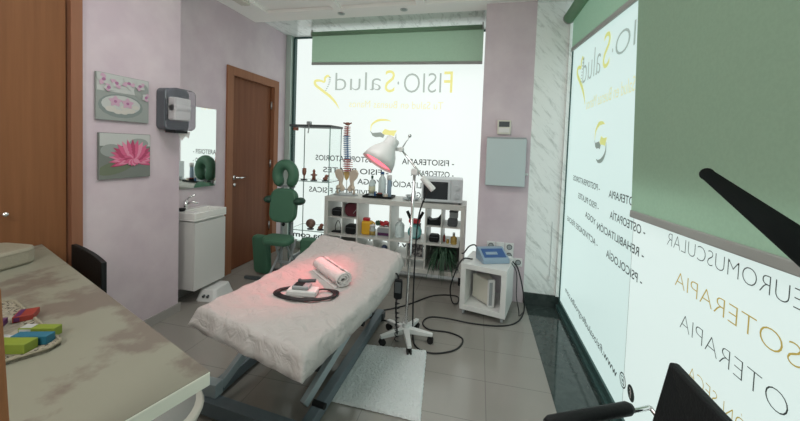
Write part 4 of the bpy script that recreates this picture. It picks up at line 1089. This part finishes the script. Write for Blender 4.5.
# ---------------------------------------------------------------- desk and things on it
dz = .77
A = Vector((-.631, .689)); Bv = Vector((-2.225, 1.280)); C = Vector((-2.225, .50)); Dv = Vector((-.83, -.02))
t = thing('desk', 'mottled grey beige desk with pale edge in the left foreground', 'desk', (-1.4, .6, 0))
def quadprism(pts, z0, z1, name, m, bevel=.002):
    bm = B(); o_ = Vector((-1.4, .6))
    prism(bm, [tuple(p-o_) for p in pts], z1-z0, Matrix.Translation((0, 0, z0))); return finish(bm, name, m, t, bevel=bevel)
quadprism([A, Bv, C, Dv], dz-.034, dz, 'desk_top', M['desk_edge'])
cn = (A+Bv+C+Dv)/4
quadprism([p+(cn-p)*.0022 for p in (A, Bv, C, Dv)], dz+.0002, dz+.0014, 'desk_surface', M['desk'], 0)
for p in (Vector((-.80, .60)), Vector((-2.10, 1.12)), Vector((-.93, .10)), Vector((-2.1, .62))):
    bm = B(); cyl(bm, (p.x+1.4, p.y-.6, .0), (p.x+1.4, p.y-.6, dz-.035), .027, seg=20); finish(bm, 'leg', M['bed_light'], t, True)

t = thing('beige_case', 'rounded beige zip case at the back of the desk by the closet', 'case', (-2.025, .965, dz+.0015), .12)
bm = B(); prism(bm, rrect(.22, .27, .06, 8), .075); finish(bm, 'body', M['boxbeige'], t, bevel=.012)
bm = B(); prism(bm, rrect(.222, .272, .06, 8), .003, Matrix.Translation((0, 0, .058))); finish(bm, 'zip', mat('beige_zip', (.25, .23, .17), .6), t)

# woven tray and packages
wk = [Vector((-1.555, .775)), Vector((-1.51, .795)), Vector((-1.10, .672)), Vector((-1.09, .64)), Vector((-1.20, .42)), Vector((-1.24, .40)), Vector((-1.66, .50))]
cw = Vector((-1.30, .62))
t = thing('woven_tray', 'woven rope tray holding cartons on the desk', 'tray', (cw.x, cw.y, dz+.0015))
bm = B(); prism(bm, [tuple(p-cw) for p in wk], .006); finish(bm, 'base', mat('tray_cloth', (.22, .20, .155), .9, noise=(60, (.32, .30, .24), .4, .6)), t)
wm = mat('woven_band', (.30, .275, .21), .9, noise=(110, (.05, .045, .03), .52, .56))
bm = B(); inner = [p+(cw-p)*.26 for p in wk]; n = len(wk)
for i in range(n):
    j = (i+1) % n
    a, b2, c, d2 = wk[i]-cw, wk[j]-cw, inner[j]-cw, inner[i]-cw
    vs = [bm.verts.new((p.x, p.y, z)) for p, z in ((a, .010), (b2, .010), (c, .007), (d2, .007))]; bm.faces.new(vs)
    vs = [bm.verts.new((p.x, p.y, z)) for p, z in ((a, .0), (b2, .0), (b2, .010), (a, .010))]; bm.faces.new(vs)
finish(bm, 'woven_border', wm, t)
bm = B()
for i in range(n):
    a, b2 = wk[i]-cw, wk[(i+1) % n]-cw; L_ = (b2-a).length; k = max(4, int(L_/.011))
    pts = [(a.x+(b2.x-a.x)*q_/k, a.y+(b2.y-a.y)*q_/k, .010+.002*(q_ % 2)) for q_ in range(k+1)]
    tube(bm, pts, .004, 6, radii=[.0052 if q_ % 2 else .003 for q_ in range(k+1)])
finish(bm, 'rope_edge', M['wicker'], t)
def carton(name, label, x, y, z, w, d_, h, rz, m, m2=None, txt=None, tilt=0.):
    t = thing(name, label, 'box', (x, y, z), rz)
    bm = B(); bx(bm, -w/2, w/2, -d_/2, d_/2, 0, h); finish(bm, 'carton', M[m], t, bevel=.0015)
    if m2:
        bm = B(); bx(bm, -w/2+.004, -w/2+w*.35, -d_/2+.002, d_/2-.002, h+.0002, h+.001); bx(bm, -w/2+.004, -w/2+w*.35, -d_/2-.001, -d_/2-.0002, .003, h-.003); finish(bm, 'printed_panel', M[m2], t)
    if txt:
        vs, fs = text_mesh(txt, .01); xs_ = [v[0] for v in vs]; bm = B(); sc = (w*.8)/(max(xs_)-min(xs_)); sc2 = min(sc, d_*.5/.7)
        o_ = [bm.verts.new((-w*.4+(v[0]-min(xs_))*sc, -d_*.25+v[1]*sc2, h+.0012)) for v in vs]
        for f in fs:
            try: bm.faces.new([o_[i] for i in f])
            except ValueError: pass
        finish(bm, 'print', M['paper'], t)
    return t
zb = dz+.009
def xy(u0, v0): return u0, v0
carton('lime_package', 'lime green package, front one beside the blue packet on woven tray', -1.165, .612, zb, .085, .035, .026, .28, 'cardb', None, None)
carton('cyan_package', 'blue and lime packet lying behind the lime package', -1.165, .650, zb, .09, .026, .024, .30, 'cyanb', None, None)
carton('lime_package', 'lime green package lying behind the blue packet', -1.190, .680, zb, .095, .024, .026, .30, 'cardb', 'silverc', None)
carton('silver_package', 'silver printed packet at the left of the lime packages', -1.235, .625, zb, .06, .05, .010, .25, 'silverc', 'greyp')
carton('purple_package', 'purple packet in front of the silver packet on woven tray', -1.215, .56, zb, .10, .045, .010, .3, 'purple', None, 'ICTIV')
carton('red_package', 'red and purple carton lying flat near the back of the woven tray', -1.365, .665, zb, .06, .045, .016, .8, 'purple', 'redc')
carton('red_package', 'red and purple carton nearest the back corner of the woven tray', -1.345, .735, zb, .045, .055, .018, .8, 'redc', 'purple')
t = thing('white_cup', 'white plastic cup at the left edge of the woven tray', 'cup', (-1.30, .60, zb)); bm = B(); lathe(bm, [(.0, 0), (.026, 0), (.033, .07), (.035, .072), (.031, .072), (.024, .006), (0, .006)]); finish(bm, 'cup', M['paper'], t, True)
bm = B(); lathe(bm, [(.0345, .066), (.037, .069), (.0345, .0725)]); finish(bm, 'rim', M['paper'], t, True)

# orange wood upright at extreme left
t = thing('wooden_upright', 'orange-brown wooden board standing at the far left edge before the desk', 'board', (-.628, .311, 0), 0)
bm = B(); v = [(-.10, .0), (.080, .0), (.006, .97), (-.006, 1.13), (-.03, 1.17), (-.10, 1.17)]
prism(bm, v, .022, Matrix(((1, 0, 0, 0), (0, 0, -1, .011), (0, 1, 0, 0), (0, 0, 0, 1)))); finish(bm, 'board', M['orangewood'], t, bevel=.004)
bm = B(); bx(bm, -.10, .085, -.09, .09, 0, .02); finish(bm, 'foot', M['orangewood'], t, bevel=.003)

# chair behind desk
t = thing('meeting_chair', 'black low-back chair behind the desk beside the closet', 'chair', (-1.995, 1.325, 0))
t.rotation_euler.z = math.atan2(-.13, .40)
hw_ = .212
bm = B(); nx_, nz = 12, 6; F_ = []
for k, yo in enumerate((0, .022)):
    F_.append([[bm.verts.new((-hw_+2*hw_*i/nx_+.0, yo+.010*(1-((i/nx_)*2-1)**2), (.545-.01*math.sin(PI*i/nx_))+(.197+.012*math.sin(PI*i/nx_))*j/nz-.018*i/nx_)) for i in range(nx_+1)] for j in range(nz+1)])
for k in (0, 1):
    for j in range(nz):
        for i in range(nx_): bm.faces.new((F_[k][j][i], F_[k][j][i+1], F_[k][j+1][i+1], F_[k][j+1][i]))
for j in range(nz):
    for i in (0, nx_): bm.faces.new((F_[0][j][i], F_[0][j+1][i], F_[1][j+1][i], F_[1][j][i]))
for i in range(nx_):
    for j in (0, nz): bm.faces.new((F_[0][j][i], F_[0][j][i+1], F_[1][j][i+1], F_[1][j][i]))
finish(bm, 'backrest', M['blackleather'], t, bevel=.003)
bm = B(); prism(bm, rrect(.32, .28, .04), .04, Matrix.Translation((0, -.12, .38))); finish(bm, 'seat', M['blackleather'], t, bevel=.008)
for s in (-1, 1):
    bm = B(); tube(bm, [(s*.12, .035, .60), (s*.13, .03, .40), (s*.135, .04, .0)], .009, 10); finish(bm, 'leg', M['steel'], t, True)
    bm = B(); tube(bm, [(s*.13, .02, .375), (s*.135, -.22, .375), (s*.14, -.235, .0)], .009, 10); finish(bm, 'leg', M['steel'], t, True)

# round stool under the desk
t = thing('round_stool', 'round white-rimmed stool tucked under the desk corner', 'stool', (-1.16, .95, 0))
bm = B(); lathe(bm, [(.0, .29), (.17, .29), (.185, .30), (.195, .325), (.185, .338), (.0, .34)], seg=36); finish(bm, 'seat', M['cream'], t, True)
bm = B(); lathe(bm, [(.165, .335), (.167, .3425), (.0, .344)], seg=36); finish(bm, 'seat_pad', mat('stool_pad', (.36, .36, .34), .6), t, True)
bm = B(); cyl(bm, (0, 0, .05), (0, 0, .292), .022); finish(bm, 'column', M['steel'], t, True)
for i in range(5):
    a = i*2*PI/5; bm = B(); tube(bm, [(0, 0, .07), (.15*math.cos(a), .15*math.sin(a), .045)], .013, 8); leg = finish(bm, 'leg', M['dgrey'], t); bm = B(); sphere(bm, (.15*math.cos(a), .15*math.sin(a), .022), .022); finish(bm, 'castor', M['rubber'], leg, True)

# ---------------------------------------------------------------- black armchair at right
t = thing('office_chair', 'black office chair with padded arm beside the right window', 'chair', (.30, .80, 0))
o_ = Vector((.30, .80, 0))
bm = B()
P_ = [(.485, .945, .836), (.500, .62, .825), (.500, .60, .46), (.44, .985, .46)]
fr = [bm.verts.new(Vector(p)-o_) for p in P_]; bk = [bm.verts.new(Vector(p)-o_+Vector((.022, 0, 0))) for p in P_]
bm.faces.new(fr); bm.faces.new(bk[::-1])
for i in range(4): bm.faces.new((fr[i], fr[(i+1) % 4], bk[(i+1) % 4], bk[i]))
finish(bm, 'backrest', M['blackleather'], t, bevel=.006)
for br in (((.478, 1.0, .672), (.45, .99, .668), (.42, .98, .664)), ((.478, 1.0, .672), (.49, .96, .655), (.49, .93, .60)), ((.22, .91, .645), (.18, .88, .62), (.18, .80, .46), (.20, .80, .43))):
    bm = B(); tube(bm, [Vector(p)-o_ for p in br], .006, 8, 4); finish(bm, 'arm_bracket', M['chrome'], t, True)
bm = B(); tube(bm, [Vector(p)-o_ for p in ((.195, .89, .655), (.205, .895, .657), (.418, .985, .668), (.43, .99, .668))], .02, 14, 0, radii=[.010, .015, .017, .011]); finish(bm, 'arm_pad', M['blackleather'], t, True)
bm = B(); bx(bm, -.17, .17, -.18, .12, .40, .46); finish(bm, 'seat', M['blackleather'], t, bevel=.02)
bm = B(); cyl(bm, (0, 0, .06), (0, 0, .40), .025); finish(bm, 'column', M['steel'], t, True)
for i in range(5):
    a = i*2*PI/5+.3; bm = B(); tube(bm, [(0, 0, .09), (.2*math.cos(a), .2*math.sin(a), .055)], .016, 8); leg = finish(bm, 'leg', M['black'], t); bm = B(); sphere(bm, (.2*math.cos(a), .2*math.sin(a), .025), .025); finish(bm, 'castor', M['rubber'], leg, True)

# black arm reaching in from the right
t = thing('black_boom_arm', 'thick black boom arm reaching diagonally in front of the right blind', 'boom arm', (.235, .16, 0))
o_ = Vector((.235, .16, 0))
ROD = [Vector((.484, .85, 1.312)), Vector((.32, .385, 1.250)), Vector((.262, .24, 1.225)), Vector((.235, .16, 1.215))]
bm = B(); tube(bm, [p-o_ for p in ROD], .0145, 18, 0, radii=[.0125, .0165, .0165, .0165]); finish(bm, 'arm', M['matblack'], t, True)
bm = B(); cyl(bm, ROD[0]-o_, ROD[0]-o_+(ROD[0]-ROD[1]).normalized()*.01, .0137, .009, 18); finish(bm, 'end_cap', M['rubber'], t, True)
bm = B(); cyl(bm, (0, 0, .02), (0, 0, 1.25), .016); finish(bm, 'post', M['black'], t, True)
bm = B(); lathe(bm, [(.14, 0), (.14, .015), (.03, .025), (0, .025)]); finish(bm, 'base', M['black'], t, True)

# ceiling fittings
for i, (x, y) in enumerate(((-1.40, 3.14), (-.76, 3.13))):
    t = thing('downlight', ('left', 'right')[i]+' small recessed downlight in the ceiling border above the back window', 'downlight', (x, y, ZC))
    bm = B(); lathe(bm, [(.022, -.001), (.035, -.006), (.037, -.001)], seg=24); finish(bm, 'ring', M['steel'], t, True)
    bm = B(); cyl(bm, (0, 0, -.0035), (0, 0, -.001), .022); finish(bm, 'lens', M['greyp'], t)
t = thing('smoke_detector', 'small pale fitting on the ceiling above the left wall', 'smoke detector', (-2.21, 2.72, ZC))
bm = B(); bx(bm, -.045, .045, -.09, .06, -.03, -.001); finish(bm, 'body', M['cream'], t, bevel=.008)
bm = B(); bx(bm, -.03, .03, .065, .085, -.02, -.001); finish(bm, 'clip', M['cream'], t)

# ---------------------------------------------------------------- light
w = bpy.data.worlds.new('world'); SC.world = w; w.use_nodes = True
w.node_tree.nodes['Background'].inputs[0].default_value = (.8, .9, 1, 1); w.node_tree.nodes['Background'].inputs[1].default_value = .3
def area(name, loc, rot, sx, sy, e, c=(1, 1, 1)):
    l = bpy.data.lights.new(name, 'AREA'); l.shape = 'RECTANGLE'; l.size = sx; l.size_y = sy; l.energy = e; l.color = c
    o = bpy.data.objects.new(name, l); COL.objects.link(o); o.location = loc; o.rotation_euler = rot; return o
area('ceiling_fill', (-.9, 1.5, 2.62), (0, 0, 0), 1.3, 1.0, 17, (1, .98, .96))  # added fill light above the frame to brighten the room, no visible fitting
pl = bpy.data.lights.new('rear_fill', 'POINT'); pl.energy = 42; pl.color = (1, .98, .95); pl.shadow_soft_size = .25  # added unseen fill behind the camera, also lifts the ceiling
po = bpy.data.objects.new('rear_fill', pl); COL.objects.link(po); po.location = (-.8, -.8, 2.15)

SC.view_settings.view_transform = 'Standard'; SC.view_settings.look = 'None'; SC.view_settings.exposure = 0.2; SC.view_settings.gamma = 1
SC.view_settings.use_curve_mapping = False
SC.cycles.use_denoising = True
SC.cycles.max_bounces = 8
